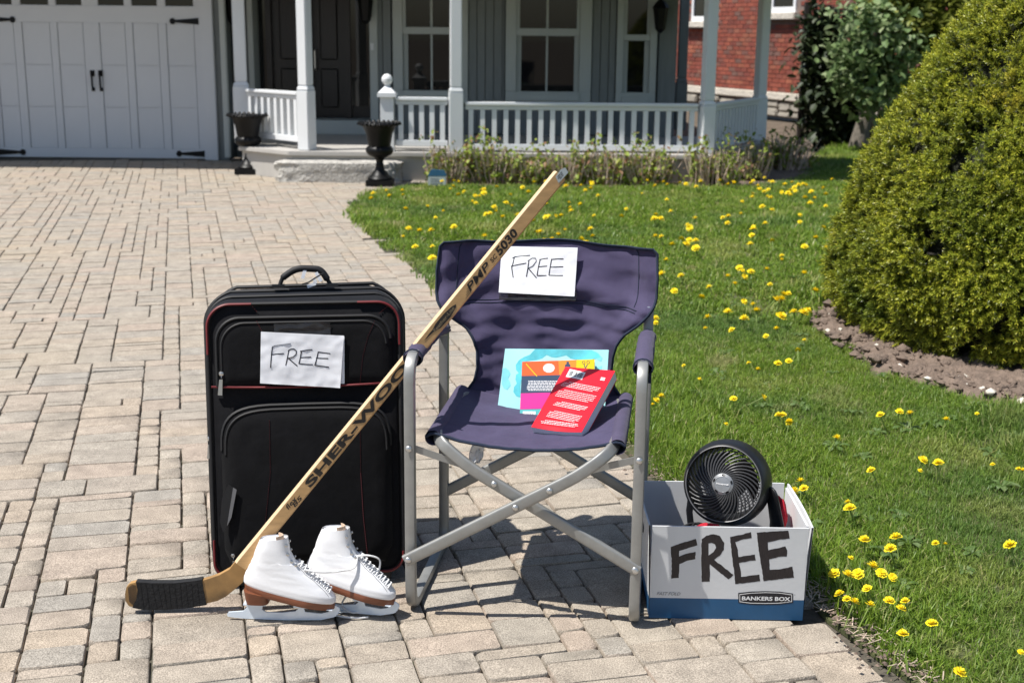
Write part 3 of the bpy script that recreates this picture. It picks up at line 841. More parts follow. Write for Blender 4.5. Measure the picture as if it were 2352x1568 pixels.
# newel with ball
m_ = MB(); x, y = NWx
zt = gy(890, 206, 12.66).z
m_.box(x - .065, x + .065, y - .065, y + .065, FZ + .001, zt - .07); m_.box(x - .09, x + .09, y - .09, y + .09, zt - .069, zt - .03)
m_.hexa([(x - .085, y - .085, zt - .029), (x + .085, y - .085, zt - .029), (x + .085, y + .085, zt - .029), (x - .085, y + .085, zt - .029), (x - .025, y - .025, zt + .03), (x + .025, y - .025, zt + .03), (x + .025, y + .025, zt + .03), (x - .025, y + .025, zt + .03)])
m_.lathe([(.001, .02), (.03, .03), (.022, .045)] + [(.055 * math.cos(a), .095 + .055 * math.sin(a)) for a in [math.radians(q) for q in (-65, -40, -15, 10, 35, 60, 80)]] + [(.001, .151)], 16, mt=Matrix.Translation((x, y, zt)))
m_.build('newel', 'white_paint', porch, bevel=.004)
def railing(a, b, n, m='white_paint', z0=.05, z1=.54, bw=.023):
    a, b = Vector(a), Vector(b); d = (b - a); L_ = d.length; d.normalize(); nn = Vector((-d.y, d.x))
    def slab(p, q, hw, zz0, zz1, mbx):
        c = [(p + nn * -hw), (q + nn * -hw), (q + nn * hw), (p + nn * hw)]
        mbx.hexa([(*v, FZ + zz0) for v in c] + [(*v, FZ + zz1) for v in c])
    top = MB(); slab(a, b, .045, z1 - .035, z1, top); slab(a, b, .025, z1 - .075, z1 - .036, top)
    r = top.build('railing', m, porch, bevel=.008)
    bt = MB(); slab(a, b, .03, z0, z0 + .06, bt); bt.build('bottom_rail', m, r, bevel=.006)
    for k in range(n):
        c = a + d * (L_ * (k + .5) / n); m_ = MB(); slab(c - d * bw, c + d * bw, bw, z0 + .061, z1 - .076, m_); m_.build('baluster', m, r)
e = lambda p, q, s: p + (q - p).normalized() * s
railing(e(PLx, PAx, .12), e(PAx, PLx, .10), 8, z0=.07, z1=.56); railing(e(NWx, PBx, .08), e(PBx, NWx, .08), 5, z0=.05, z1=.525)
railing(e(PBx, PCx, .09), e(PCx, PBx, .09), 20, z0=.02, z1=.485); railing(e(PCx, PDx, .10), e(PDx, PCx, .08), 15, z0=.02, z1=.48)
mb = MB(); mb.box(-.60, 3.3, 12.40, 14.66, 2.03, 2.16); mb.box(-3.3, -.60, 13.0, 14.66, 2.03, 2.16)
mb.build('porch_roof', 'trim_grey', porch)
mb = MB(); mb.box(-2.15, -.602, 12.6, 12.72, 1.93, 2.03); mb.build('beam', 'white_paint', porch)

# granite step stone
ST = gz(775, 419)
st = MB()
def stf(u, v):
    a = u * 2 * math.pi; c, s_ = math.cos(a), math.sin(a)
    x = .61 * math.copysign(abs(c) ** .28, c); y = .21 * math.copysign(abs(s_) ** .35, s_)
    if v < .6: k, z = 1 - .04 * v, .19 * v / .6
    else: k, z = 1 - .04 - .93 * (v - .6) / .4, .19 + .004
    nz = mnoise.noise(Vector((x * 9, y * 9, z * 12)))
    f = 1 + ((.07 * nz + .05 * mnoise.noise(Vector((x * 22, y * 22, z * 30)))) if v < .62 else .03 * nz)
    return (ST.x + x * k * f, ST.y + .2 + y * k * f, z + (.012 * nz if v > .05 else 0))
st.grid(stf, 90, 16)
tag(st.build('granite_step', 'granite', smooth=35), 'rough cut pale granite block used as a step between the two black urns', 'step stone')
# folded sign beside bed
sp = gy(1004, 415, 12.02); sp.z = 0.0
t = thing('yard_sign', 'small blue and white yard sign standing on the lawn edge beside the porch', 'sign', tuple(sp))
m_ = MB(); m_.box(sp.x - .085, sp.x + .085, sp.y - .012, sp.y + .012, .02, .11); m_.build('face_panel', 'sign_white', t, bevel=.004)
m_ = MB(); m_.prism([(-.092, 0), (.092, 0), (.07, .05), (-.05, .06)], (sp.x, sp.y + .014, .111), (1, 0, 0), (0, 0, 1), .028); m_.build('top_panel', 'sign_blue', t)
m_ = MB()
for k in range(3): m_.box(sp.x - .06, sp.x + .055 - .02 * k, sp.y - .0135, sp.y - .0121, .035 + .022 * k, .042 + .022 * k)
m_.build('lettering', 'grey_ink', t)
m_ = MB(); m_.tube([(sp.x, sp.y, -.02), (sp.x, sp.y, .02)], .012, 6); m_.build('stake', 'iron', t)

# ---- urns
def urn(P, sc, label):
    t = thing('garden_urn', label, 'urn', tuple(P), group='black iron urns flanking the porch steps', mt=Matrix.Translation(P) @ Matrix.Scale(sc, 4))
    m_ = MB(); m_.box(-.15, .15, -.15, .15, 0, .07); m_.build('base', 'iron', t, local=True, bevel=.008)
    m_ = MB(); m_.lathe([(.135, .07), (.14, .085), (.12, .11), (.10, .12), (.085, .15), (.055, .18), (.045, .22), (.05, .235), (.04, .25), (.045, .29), (.075, .32), (.13, .345), (.155, .38), (.158, .41), (.14, .435), (.125, .445), (.135, .50), (.15, .58), (.185, .66), (.215, .69), (.205, .70), (.17, .69), (.13, .60), (.02, .58)], 32); m_.build('bowl', 'iron', t, local=True, smooth=50)
    m_ = MB()
    for k in range(26):
        a = 2 * math.pi * k / 26; c, s_ = math.cos(a), math.sin(a)
        m_.tube([(.20 * c, .20 * s_, .675), (.235 * c, .235 * s_, .70), (.25 * c, .25 * s_, .685)], [.012, .022, .006], 6)
    m_.build('leaf_rim', 'iron', t, local=True, smooth=60)
    m_ = MB(); m_.lathe([(.001, .64), (.165, .645), (.165, .66), (.001, .665)], 20); m_.build('potting_soil', 'soil', t, local=True)
urn(gz(573, 399), .85, 'black iron urn on the left of the porch steps next to the garage')
urn(gz(873, 426), .84, 'black iron urn on the right of the porch steps beside the lawn')

# ================================================================== NEIGHBOUR'S BRICK HOUSE
def dep(px, py, zc): 
    d = ray(px, py); return CPOS + d * (zc / -(CMT @ d).z)
WA, WB = dep(1500, 200, 27.0), dep(1850, 200, 22.0); WA.z = WB.z = 0
wd = (WB - WA).normalized(); wn = Vector((wd.y, -wd.x, 0)); 
if wn.dot(CPOS - WA) < 0: wn = -wn
WL = (WB - WA).length
nb = thing('brick_house', 'red brick neighbouring house wall with pale stone band beyond the porch', 'house', tuple(WA))
zb = lambda px, py: gp(px, py, WA, wn)
LX0, LX1, WT = -4.0, WL + 4.5, 3.2
z_band1 = zb(1680, 203).z; z_band0 = zb(1680, 221).z
def wbox(m_, a0, a1, n0, n1, z0, z1, mi=0):
    c = [WA + wd * a0 + wn * n0, WA + wd * a1 + wn * n0, WA + wd * a1 + wn * n1, WA + wd * a0 + wn * n1]
    m_.hexa([(v.x, v.y, z0) for v in c] + [(v.x, v.y, z1) for v in c], mi)
sa = lambda px, py: (zb(px, py) - WA).dot(wd)
w1 = (sa(1591, 40), sa(1640, 40), zb(1615, 50).z); w2 = (sa(1772, 40), sa(1829, 40), zb(1800, 30).z)
holes = [(w1[0], w1[1], w1[2]), (w2[0], w2[1], w2[2])]
m_ = MB(); wbox(m_, LX0, LX1, -.3, -.005, .0, WT); m_.build('wall', 'mortar', nb)
cand = []; BW, BH = .212, .078
for r in range(int((WT - z_band1) / BH)):
    z = z_band1 + r * BH
    for c in range(int((LX1 - LX0) / BW) + 1):
        a = LX0 + c * BW + (BW / 2 if r % 2 else 0)
        if any(a + BW > h[0] - .02 and a < h[1] + .02 and z + BH > h[2] - .12 for h in holes): continue
        P = WA + wd * (a + BW / 2); q = proj((P.x, P.y, z))
        vis = 1500 < q[0] < 1850 and -10 < q[1] < 230
        cand.append((not vis, q[2], a, z))
cand.sort()
rest = MB()
for k, (v, dd, a, z) in enumerate(cand):
    m_ = MB() if k < 300 else rest
    wbox(m_, a + .005, a + BW - .005, -.004, .006 + random.random() * .006, z + .005, z + BH - .005)
    if k < 300: m_.build('brick', 'brick', nb)
tag(rest.build('brick_courses', 'brick', nb), kind='stuff')
m_ = MB(); wbox(m_, LX0, WL + .0, .0, .07, z_band0, z_band1 - .003); m_.build('stone_band', 'limestone', nb, bevel=.02)
for (a0, a1, z) in (w1, w2):
    m_ = MB(); wbox(m_, a0 - .12, a1 + .12, .0, .14, z - .12, z); sl_ = m_.build('window_sill', 'limestone', nb, bevel=.015)
    m_ = MB(); f = .07
    wbox(m_, a0, a0 + f, -.08, .03, z + .001, WT - .3); wbox(m_, a1 - f, a1, -.08, .03, z + .001, WT - .3); wbox(m_, a0 + f, a1 - f, -.08, .03, z + .001, z + .1)
    wf = m_.build('window', 'vinyl_white', nb)
    m_ = MB(); wbox(m_, a0 + f, a1 - f, -.02, -.006 + .012, z + .1, WT - .3); m_.build('pane', 'glass', wf)
a = sa(1500, 225)
while a < WL + 3.2:
    z = .0
    wd_ = random.uniform(.35, .8)
    while z < z_band0 - .06:
        h = min(random.uniform(.10, .17), z_band0 - .01 - z)
        m_ = MB(); wbox(m_, a + .012, a + wd_ - .012, -.02, random.uniform(.03, .10), z + .008, z + h - .006); m_.build('foundation_stone', 'rubble', nb, bevel=.025)
        z += h
    a += wd_

# ================================================================== PLANTS
# ---- lattice fence, old tree and creepers at the far right
FNY = 17.4
fx = lambda px, Y=FNY: gy(px, 250, Y).x
fence = thing('lattice_fence', 'dark stained lattice fence behind the leafy creeper at the back of the lawn', 'fence', (fx(1980), FNY, 0))
for px in (1842, 1950, 2060, 2170, 2290, 2400):
    m_ = MB(); x = fx(px); m_.box(x - .045, x + .045, FNY - .045, FNY + .045, 0, 1.85); m_.build('post', 'dark_wood', fence)
x0, x1 = fx(1842), fx(2400)
k = 0; x = x0 + .08
while x < x1:
    m_ = MB(); m_.box(x - .02, x + .02, FNY - .062, FNY - .047, .08, 1.75); m_.build('slat', 'dark_wood', fence); x += .105
for z in np.arange(.14, 1.75, .16):
    m_ = MB(); m_.box(x0 + .046, x1 - .046, FNY - .082, FNY - .064, z - .02, z + .02); m_.build('rail', 'dark_wood', fence)

def leaf_mb(kind='oval', s=1.0, fold=.25):
    m_ = MB()
    if kind == 'oval':
        m_.add([(0, 0, 0), (.3 * s, .28 * s, fold * .3 * s), (.25 * s, .7 * s, fold * .25 * s), (0, s, -.05 * s), (-.25 * s, .7 * s, fold * .25 * s), (-.3 * s, .28 * s, fold * .3 * s), (0, .5 * s, 0)],
               [(0, 1, 6), (1, 2, 6), (2, 3, 6), (3, 4, 6), (4, 5, 6), (5, 0, 6)])
    return m_
def leaf_cluster(n, size, spread, matn, name):
    m_ = MB()
    for k in range(n):
        mt = Matrix.Translation(Vector((random.gauss(0, spread), random.gauss(0, spread), random.gauss(0, spread)))) @ \
            Matrix.Rotation(random.uniform(0, 6.28), 4, 'Z') @ Matrix.Rotation(random.uniform(-1.1, .9), 4, 'X') @ Matrix.Rotation(random.uniform(-.6, .6), 4, 'Y')
        l = leaf_mb('oval', size * random.uniform(.6, 1.25))
        m_.add([mt @ Vector(p) for p in l.v], l.f)
    return source(m_, name, matn)
def cluster_plant(parent, name, boxes, n, variants, scl=(.7, 1.3)):
    pts, rots, sc, ix = [], [], [], []
    for k in range(n):
        b = random.choice(boxes)
        while True:
            q = Vector([random.uniform(-1, 1) for _ in range(3)])
            if .25 < q.length < 1: break
        pts.append(Vector(b[0]) + Vector((q.x * b[1][0], q.y * b[1][1], q.z * b[1][2])))
        rots.append((random.uniform(-.5, .5), random.uniform(-.5, .5), random.uniform(0, 6.28))); sc.append(random.uniform(*scl)); ix.append(random.randrange(len(variants)))
    return scatter(name, pts, rots, sc, ix, variants, parent)
def at(px, py, Y): return gy(px, py, Y)
vgreen = [leaf_cluster(14, .11, .10, 'vine_leaf', 'leaf_cluster') for _ in range(3)]
vdark = [leaf_cluster(16, .10, .12, 'dark_leaf', 'leaf_cluster') for _ in range(3)]
volive = [leaf_cluster(14, .11, .12, 'olive_leaf', 'leaf_cluster') for _ in range(3)]
def ball(px, py, Y, r, ry=.25): 
    s = r / FPX * Y * 1.0
    return (at(px, py, Y), (s, ry, s))
cr_ = thing('creeper', 'grey green leafy creeper lit by the sun in front of the lattice fence', 'creeper', (fx(1990, 16.9), 16.9, 0))
cluster_plant(cr_, 'leaves', [ball(1960, 70, 16.0, 60), ball(2010, 50, 16.0, 55), ball(2060, 105, 16.0, 45), ball(1985, 130, 16.0, 55), ball(1950, 130, 16.0, 45), ball(2050, 180, 16.0, 45),
                              ball(1990, 215, 16.0, 45), ball(2030, 200, 16.0, 40), ball(1970, 175, 16.0, 40)], 210, vgreen)
m_ = MB()
for k in range(9):
    a = at(random.uniform(1945, 2060), 335, 17.0); pts = [Vector((a.x, 17.0, 0))]
    for q in range(6): pts.append(pts[-1] + Vector((random.uniform(-.12, .12), random.uniform(-.06, .02), .33)))
    m_.tube(pts, .012, 5)
m_.build('stems', 'twig', cr_)
iv = thing('ivy_column', 'ivy with shade painted into its leaves climbing at the corner of the brick wall', 'ivy', (fx(1868, 17.2), 17.2, 0))
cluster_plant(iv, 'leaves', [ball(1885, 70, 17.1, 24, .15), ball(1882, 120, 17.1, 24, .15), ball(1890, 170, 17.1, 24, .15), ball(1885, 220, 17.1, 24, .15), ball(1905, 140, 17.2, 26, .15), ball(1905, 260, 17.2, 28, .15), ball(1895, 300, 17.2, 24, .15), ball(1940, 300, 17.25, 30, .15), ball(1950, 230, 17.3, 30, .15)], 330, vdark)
m_ = MB(); 
for k in range(6):
    x = fx(1878 + 8 * k, 17.2); m_.tube([(x, 17.25, 0), (x + random.uniform(-.1, .1), 17.2, .9), (x + random.uniform(-.15, .15), 17.2, 1.8)], .016, 5)
m_.build('stems', 'dark_wood', iv)
tr = thing('garden_tree', 'leafy tree with a grey forked trunk beside the lattice fence', 'tree', (fx(1990, 16.6), 16.6, 0))
bx_ = fx(1985, 16.6)
m_ = MB()
m_.tube([(bx_ - .05, 16.6, -.02), (bx_, 16.6, .3), (bx_ + .12, 16.62, .8), (bx_ + .22, 16.65, 1.3), (bx_ + .5, 16.7, 2.0), (bx_ + .8, 16.8, 2.7)], [.13, .10, .085, .08, .07, .05], 10)
m_.tube([(bx_ + .05, 16.6, .5), (bx_ + .02, 16.55, 1.0), (bx_ + .10, 16.5, 1.6), (bx_ - .1, 16.5, 2.4)], [.06, .045, .04, .03], 8)
m_.tube([(bx_ + .2, 16.65, 1.2), (bx_ + .75, 16.6, 1.7), (bx_ + 1.3, 16.6, 2.2)], [.05, .04, .03], 8)
m_.build('trunk', 'bark', tr, smooth=60)
cluster_plant(tr, 'crown', [ball(2110, 20, 16.3, 75, .5), ball(2190, 40, 16.3, 70, .5), ball(2130, 80, 16.5, 55, .4), ball(2230, 0, 16.2, 80, .5), ball(2050, 0, 16.5, 60, .4), ball(2190, 120, 16.6, 50, .4), ball(2270, 90, 16.3, 80, .5)], 420, volive)

# ---- cut back perennials along the porch
sh_src = [leaf_cluster(7, .055, .03, 'shrub_leaf', 'leaf_cluster') for _ in range(3)]
spots = [(1040, 412, 1.0, 'low tan twiggy plant budding green at the lawn edge below the white railing post'), (1130, 408, 1.05, 'twiggy plant with tall green shoots before the left end of the long shaded railing'),
         (1225, 404, .75, 'short sparse twiggy plant before the gap in the row under the railing'), (1310, 404, .9, 'budding twiggy plant left of the hockey stick tip'),
         (1395, 400, 1.0, 'dense tan and green twiggy plant right of the hockey stick tip'), (1480, 399, 1.0, 'twiggy plant midway between the stick tip and the porch corner post'),
         (1640, 391, 1.05, 'tan twiggy plant right in front of the porch corner post'), (1710, 388, 1.05, 'twiggy plant below the side railing of the porch'), (1800, 381, 1.0, 'dry tan twiggy plant at the right end of the row next to the dark corner')]
for (px, py, hs, lb) in spots:
    Yb = 12.30 if px < 1650 else (12.85 if px < 1750 else 13.9)
    b = gy(px, 380, Yb); b.z = .015
    t = thing('perennial_shrub', lb, 'shrub', tuple(b), group='cut back perennials along the porch')
    m_ = MB(); tips = []
    for k in range(120):
        r0 = random.random() ** .5 * .2; a = random.uniform(0, 6.28); ln = random.uniform(.14, .36) * hs
        r1 = r0 * random.uniform(1.1, 1.75)
        p0 = b + Vector((r0 * math.cos(a) * 1.15, r0 * math.sin(a) * .8, -.01)); p1 = b + Vector((r1 * math.cos(a) * 1.15 + random.uniform(-.05, .05), r1 * math.sin(a) * .8, ln))
        m_.tube([p0, (p0 + p1) / 2 + Vector((random.uniform(-.015, .015), 0, 0)), p1], [.0075, .006, .004], 3); tips.append((p0, p1))
    m_.build('stems', 'twig', t)
    pts, rots, sc, ix = [], [], [], []
    for k in range(190):
        p0, p1 = random.choice(tips); f = random.uniform(.05, .95) ** 1.2
        if random.random() < .12: f = random.uniform(1, 1.35)
        pts.append(p0.lerp(p1, f)); rots.append((random.uniform(-.4, .4), random.uniform(-.4, .4), random.uniform(0, 6.28))); sc.append(random.uniform(.45, 1.0)); ix.append(random.randrange(3))
    scatter('leaves', pts, rots, sc, ix, sh_src, t)

# ---- the clipped yew
YR = [(-.02, .95), (.03, 1.0), (.14, 1.05), (.27, 1.07), (.45, 1.07), (.58, 1.05), (.80, .985), (1.0, .91), (1.17, .80), (1.45, .62), (1.72, .43), (1.93, .24), (2.08, .02)]
def yr(h):
    for (a, ra), (b, rb) in zip(YR, YR[1:]):
        if h <= b: return ra + (rb - ra) * (h - a) / (b - a)
    return .02
YB = Vector((2.62, 6.15, 0))
yew = thing('yew_bush', 'large clipped yew bush with yellow green needles in a ring of bare soil', 'bush', tuple(YB))
def lump(d, h):
    return 1 + .07 * mnoise.noise(Vector((d.x * 2.6, d.y * 2.6, h * 3.0))) + .04 * mnoise.noise(Vector((d.x * 7, d.y * 7, h * 7 + 4)))
m_ = MB(); m_.tube([YB + Vector((0, 0, -.05)), YB + Vector((.02, 0, .6)), YB + Vector((0, 0, 1.3))], [.09, .07, .04], 8)
for k in range(26):
    a = random.uniform(0, 6.28); h = random.uniform(.05, .5)
    m_.tube([YB + Vector((0, 0, h)), YB + Vector((.5 * math.cos(a), .5 * math.sin(a), h + .12)), YB + Vector((.95 * math.cos(a), .95 * math.sin(a), h + .2))], [.02, .014, .006], 5)
m_.build('trunk', 'bark', yew)
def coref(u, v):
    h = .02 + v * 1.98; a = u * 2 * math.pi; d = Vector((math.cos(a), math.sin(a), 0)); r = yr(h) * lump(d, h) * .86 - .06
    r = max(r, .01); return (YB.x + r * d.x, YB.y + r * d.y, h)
m_ = MB(); m_.grid(coref, 72, 40); m_.build('dark_core', 'yew_core', yew, smooth=180)  # closed dark shell; shade inside the bush is painted as its colour
def sprig(n, ln):
    m_ = MB(); bend = random.uniform(-.25, .25)
    def sp(t): return Vector((bend * ln * t * t, random.uniform(-.001, .001), ln * t))
    m_.tube([sp(0), sp(.5), sp(1)], .0018, 3)
    for k in range(n):
        t = .12 + .9 * k / n; p = sp(min(t, 1)); a = k * 2.4 + random.uniform(-.4, .4)
        out = Vector((math.cos(a), math.sin(a), 0)); up = .35 + .8 * t
        d = (out + Vector((0, 0, up))).normalized(); l = random.uniform(.020, .028) * (1.1 - .35 * t)
        sd = d.cross(Vector((0, 0, 1))).normalized() * .0023
        q = p + d * l; mdl = p + d * l * .5 + Vector((0, 0, .0012))
        m_.add([p - sd * .6, mdl - sd, q, mdl + sd, p + sd * .6], [(0, 1, 3, 4), (1, 2, 3)])
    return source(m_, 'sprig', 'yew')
def spray():
    """a short branch with several sprigs"""
    m_ = MB()
    for k in range(5):
        n = 15; ln = random.uniform(.045, .08)
        mt = Matrix.Translation(Vector((random.uniform(-.022, .022), random.uniform(-.022, .022), -.03 + random.uniform(-.012, .012)))) @ Matrix.Rotation(random.uniform(0, 6.28), 4, 'Z') @ Matrix.Rotation(random.uniform(.0, .75), 4, 'X')
        s_ = sprig(n, ln); o = s_
        m_.add([mt @ v.co for v in o.data.vertices], [tuple(p.vertices) for p in o.data.polygons])
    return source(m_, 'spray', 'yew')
sprays = [spray() for _ in range(7)]
pts, rots, sc, ix = [], [], [], []
n = 0
while n < 15000:
    h = random.uniform(-.0, 2.05); r = yr(h)
    if random.random() > (r + .12) / 1.25: continue
    a = random.uniform(0, 2 * math.pi)
    if math.sin(a) > .55 and random.random() < .7: continue
    d = Vector((math.cos(a), math.sin(a), 0)); dr = (yr(h + .05) - yr(h - .05)) / .1
    hole = mnoise.noise(Vector((d.x * 4.5 + 9, d.y * 4.5, h * 5)))
    if hole > .27 and random.random() < .85: continue
    nrm = Vector((d.x, d.y, -dr)).normalized()
    depth = random.choice((0, 0, 0, .03, .06)) + random.uniform(-.02, .025)
    P = YB + d * (r * lump(d, h)) + Vector((0, 0, h)) - nrm * (depth + .075)
    if P.z < .005: continue
    q = (nrm + Vector((random.gauss(0, .34), random.gauss(0, .34), random.gauss(.18, .3)))).to_track_quat('Z', 'Y')
    e_ = (q.to_matrix() @ Matrix.Rotation(random.uniform(0, 6.28), 3, 'Z')).to_euler()
    pts.append(P); rots.append(tuple(e_)); sc.append(random.uniform(.6, 1.05)); ix.append(random.randrange(7)); n += 1
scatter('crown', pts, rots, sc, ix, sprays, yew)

# ---- grass
def tuft(n, rad, h0, h1, wdt, lean=.6):
    m_ = MB()
    for k in range(n):
        r = rad * math.sqrt(random.random()); a = random.uniform(0, 6.28)
        p = Vector((r * math.cos(a), r * math.sin(a), -.006)); h = random.uniform(h0, h1)
        b = random.uniform(0, 6.28); ln = random.uniform(.1, lean)
        d = Vector((math.cos(b), math.sin(b), 0)); s_ = Vector((-d.y, d.x, 0)) * wdt * random.uniform(.6, 1.2) / 2
        p1 = p + Vector((0, 0, h * .55)) + d * (h * ln * .3); p2 = p + Vector((0, 0, h * (1 - .3 * ln))) + d * (h * ln)
        m_.add([p - s_, p + s_, p1 + s_ * .85, p1 - s_ * .85, p2], [(0, 1, 2, 3), (3, 2, 4)])
    return source(m_, 'tuft', 'grass')
near_t = [tuft(44, .062, .018, .052, .0034, 1.0) for _ in range(5)] + [tuft(36, .05, .04, .085, .0040, .9) for _ in range(2)]
far_t = [tuft(46, .10, .022, .055, .0075, .9) for _ in range(4)] + [tuft(36, .09, .045, .085, .0085, .8)]
def weed():
    m_ = MB()
    for k in range(9):
        a = k * 2.4 + random.uniform(-.3, .3); ln = random.uniform(.05, .10); d = Vector((math.cos(a), math.sin(a), 0)); s_ = Vector((-d.y, d.x, 0))
        st_ = [0, .3, .55, .8, 1]; ww = [.004, .009, .013, .016, .002]; zz = [.0, .022, .03, .028, .018]
        vs = []
        for t, w_, z in zip(st_, ww, zz):
            p = d * ln * t + Vector((0, 0, z + .012)); vs += [p - s_ * w_ * random.uniform(.7, 1.2), p + Vector((0, 0, -.003)), p + s_ * w_ * random.uniform(.7, 1.2)]
        fs = []
        for i in range(4): fs += [(3 * i, 3 * i + 1, 3 * i + 4, 3 * i + 3), (3 * i + 1, 3 * i + 2, 3 * i + 5, 3 * i + 4)]
        m_.add(vs, fs)
    return source(m_, 'weed', 'weed')
weeds = [weed() for _ in range(3)]
def grass_pts(y0, y1, dens, nvar, special, smin, smax):
    X0, X1 = -1.8, 8.8
    n = int((X1 - X0) * (y1 - y0) * dens)
    X = rng.uniform(X0, X1, n); Y = rng.uniform(y0, y1, n)
    ok = inside_np(LAWN, X, Y) & ~in_bed(X, Y, .985)
    ok &= (X < Y * .46 + .7)
    X, Y = X[ok], Y[ok]
    pts, rots, sc, ix = [], [], [], []
    for x, y in zip(X, Y):
        nz = mnoise.noise(Vector((x * 1.1, y * .8, 5))); n2 = mnoise.noise(Vector((x * 3.3, y * 3.3, 9)))
        if n2 < -.35 and random.random() < .35: continue
        if y < 4.6:
            ed = min((math.hypot(x - (ax + (bx - ax) * t_), y - (ay + (by - ay) * t_)) for (ax, ay), (bx, by) in zip(LAWN[0:7], LAWN[1:8]) for t_ in [max(0, min(1, ((x - ax) * (bx - ax) + (y - ay) * (by - ay)) / ((bx - ax) ** 2 + (by - ay) ** 2)))]), default=1)
            if ed < .055 + .05 * n2 and random.random() < .9: continue
        pts.append((x, y, 0)); rots.append((random.gauss(0, .1), random.gauss(0, .1), random.uniform(0, 6.28)))
        tall = nvar > special and nz > .18 and random.random() < .6
        ix.append(random.randrange(special, nvar) if tall else random.randrange(special))
        sc.append(random.uniform(smin, smax) * (1 + .35 * nz))
    return pts, rots, sc, ix
p_, r_, s_, i_ = grass_pts(1.9, 6.4, 1150, 7, 5, .75, 1.15)
tag(scatter('grass', p_, r_, s_, i_, near_t), kind='stuff')
p_, r_, s_, i_ = grass_pts(6.4, 17.1, 300, 5, 4, .8, 1.25)
tag(scatter('far_grass', p_, r_, s_, i_, far_t), kind='stuff')
p_, r_, s_, i_ = grass_pts(2.0, 9.5, 16, 3, 3, .35, .75)
tag(scatter('broad_weeds', p_, r_, s_, [k % 3 for k in range(len(p_))], weeds), kind='stuff')
# dry clippings along the paving edge
m_ = MB()
for k in range(420):
    t = random.random(); i = 1 + int(t * 6); f = random.random()
    x = LAWN[i][0] * (1 - f) + LAWN[i + 1][0] * f + abs(random.gauss(0, .05)) - .012; y = LAWN[i][1] * (1 - f) + LAWN[i + 1][1] * f
    a = random.uniform(0, 6.28); l = random.uniform(.015, .045); z = random.uniform(.012, .022)
    d = Vector((math.cos(a), math.sin(a), random.uniform(-.1, .25))) * l; s2 = Vector((-d.y, d.x, 0)).normalized() * .0013
    p = Vector((x, y, z)); m_.add([p - s2, p + s2, p + d + s2, p + d - s2], [(0, 1, 2, 3)])
tag(m_.build('dry_clippings', 'twig'), kind='stuff')

# ---- dandelions
def dandelion():
    m_ = MB(); R = .0172
    for (cnt, rr, z0, z1, wv) in ((15, R, .001, .0035, .0058), (13, R * .74, .003, .0095, .005), (9, R * .45, .005, .0145, .0032)):
        for k in range(cnt):
            a = 2 * math.pi * (k + random.uniform(-.25, .25)) / cnt; d = Vector((math.cos(a), math.sin(a), 0)); s2 = Vector((-d.y, d.x, 0)) * wv / 2
            q = d * rr * random.uniform(.88, 1.08) + Vector((0, 0, z1 + random.uniform(-.001, .0015)))
            m_.add([Vector((0, 0, z0)) - s2 * .5, q - s2, q + s2, Vector((0, 0, z0)) + s2 * .5], [(0, 1, 2, 3)])
    m_.tube([(.006, .004, -.075), (.002, .001, -.03), (0, 0, .001)], [.0018, .0018, .003], 5, mi=1)
    o = m_.build('dandelion', ['petal', 'stem']); return o
D1 = [(20, 85), (80, 122), (340, 213), (690, 66), (750, 78), (535, 391), (818, 335), (805, 392), (905, 353), (1207, 358), (1120, 76), (950, 110), (143, 453), (102, 505), (160, 492), (405, 568), (415, 603), (497, 778), (672, 765), (640, 828), (420, 876),
      (345, 950), (330, 965), (400, 970), (460, 966), (540, 925), (590, 962), (652, 982), (315, 1062), (360, 1078), (438, 1122), (512, 1048), (355, 1170), (633, 1118), (722, 1117), (697, 1158), (890, 795), (945, 800), (1305, 808), (615, 1310), (708, 1300), (870, 1243), (822, 1500), (1020, 1512), (1362, 1398), (1350, 385), (1372, 392), (525, 1140), (398, 1105), (585, 85)]
P3 = [(1780 + a * .4141, 918.7 + b * .4141) for a, b in D1]
D2 = [(110, 73), (162, 47), (188, 62), (265, 52), (303, 60), (245, 10), (368, 77), (395, 45), (388, 22), (425, 5), (510, 14), (515, 38), (568, 62), (600, 45), (580, 20), (610, 55), (592, 8), (690, 20), (712, 55), (725, 38), (755, 72), (765, 92), (745, 5), (795, 20), (722, 120), (718, 142), (820, 92), (835, 148), (825, 42), (845, 47), (985, 82), (1010, 65), (1040, 60), (1055, 68), (990, 100), (955, 100), (963, 128), (1090, 108), (1050, 147), (1108, 148), (1168, 84), (1220, 30), (208, 230), (115, 252), (105, 278), (143, 278), (360, 275), (535, 270), (570, 262), (565, 306), (783, 202), (842, 222), (728, 328), (725, 342), (800, 308), (1018, 297), (1165, 332), (150, 390), (275, 405), (325, 410), (365, 416), (305, 438), (218, 440), (365, 460), (180, 535), (155, 626), (272, 635), (640, 584), (658, 603), (710, 611), (670, 640), (567, 639), (610, 686), (450, 705), (905, 509), (1043, 621), (1112, 730), (945, 746), (912, 754), (865, 784), (900, 784), (400, 770), (230, 730), (668, 795), (725, 817), (748, 857), (565, 863), (442, 897), (113, 903), (113, 930), (980, 864), (1040, 866), (1065, 854), (898, 890), (667, 906), (427, 967), (593, 974), (873, 969), (806, 1013), (1047, 1036), (1006, 1100), (948, 1168), (880, 1184), (698, 1180), (755, 1223), (290, 1195), (388, 1280), (786, 1394), (602, 1406), (147, 1390), (117, 1415), (97, 1442), (910, 1508), (952, 1550), (555, 1562), (716, 380), (655, 170), (905, 110), (1180, 198), (1082, 180)]
P3 += [(1464.3 + a * .3663, 401.9 + b * .3663) for a, b in D2]
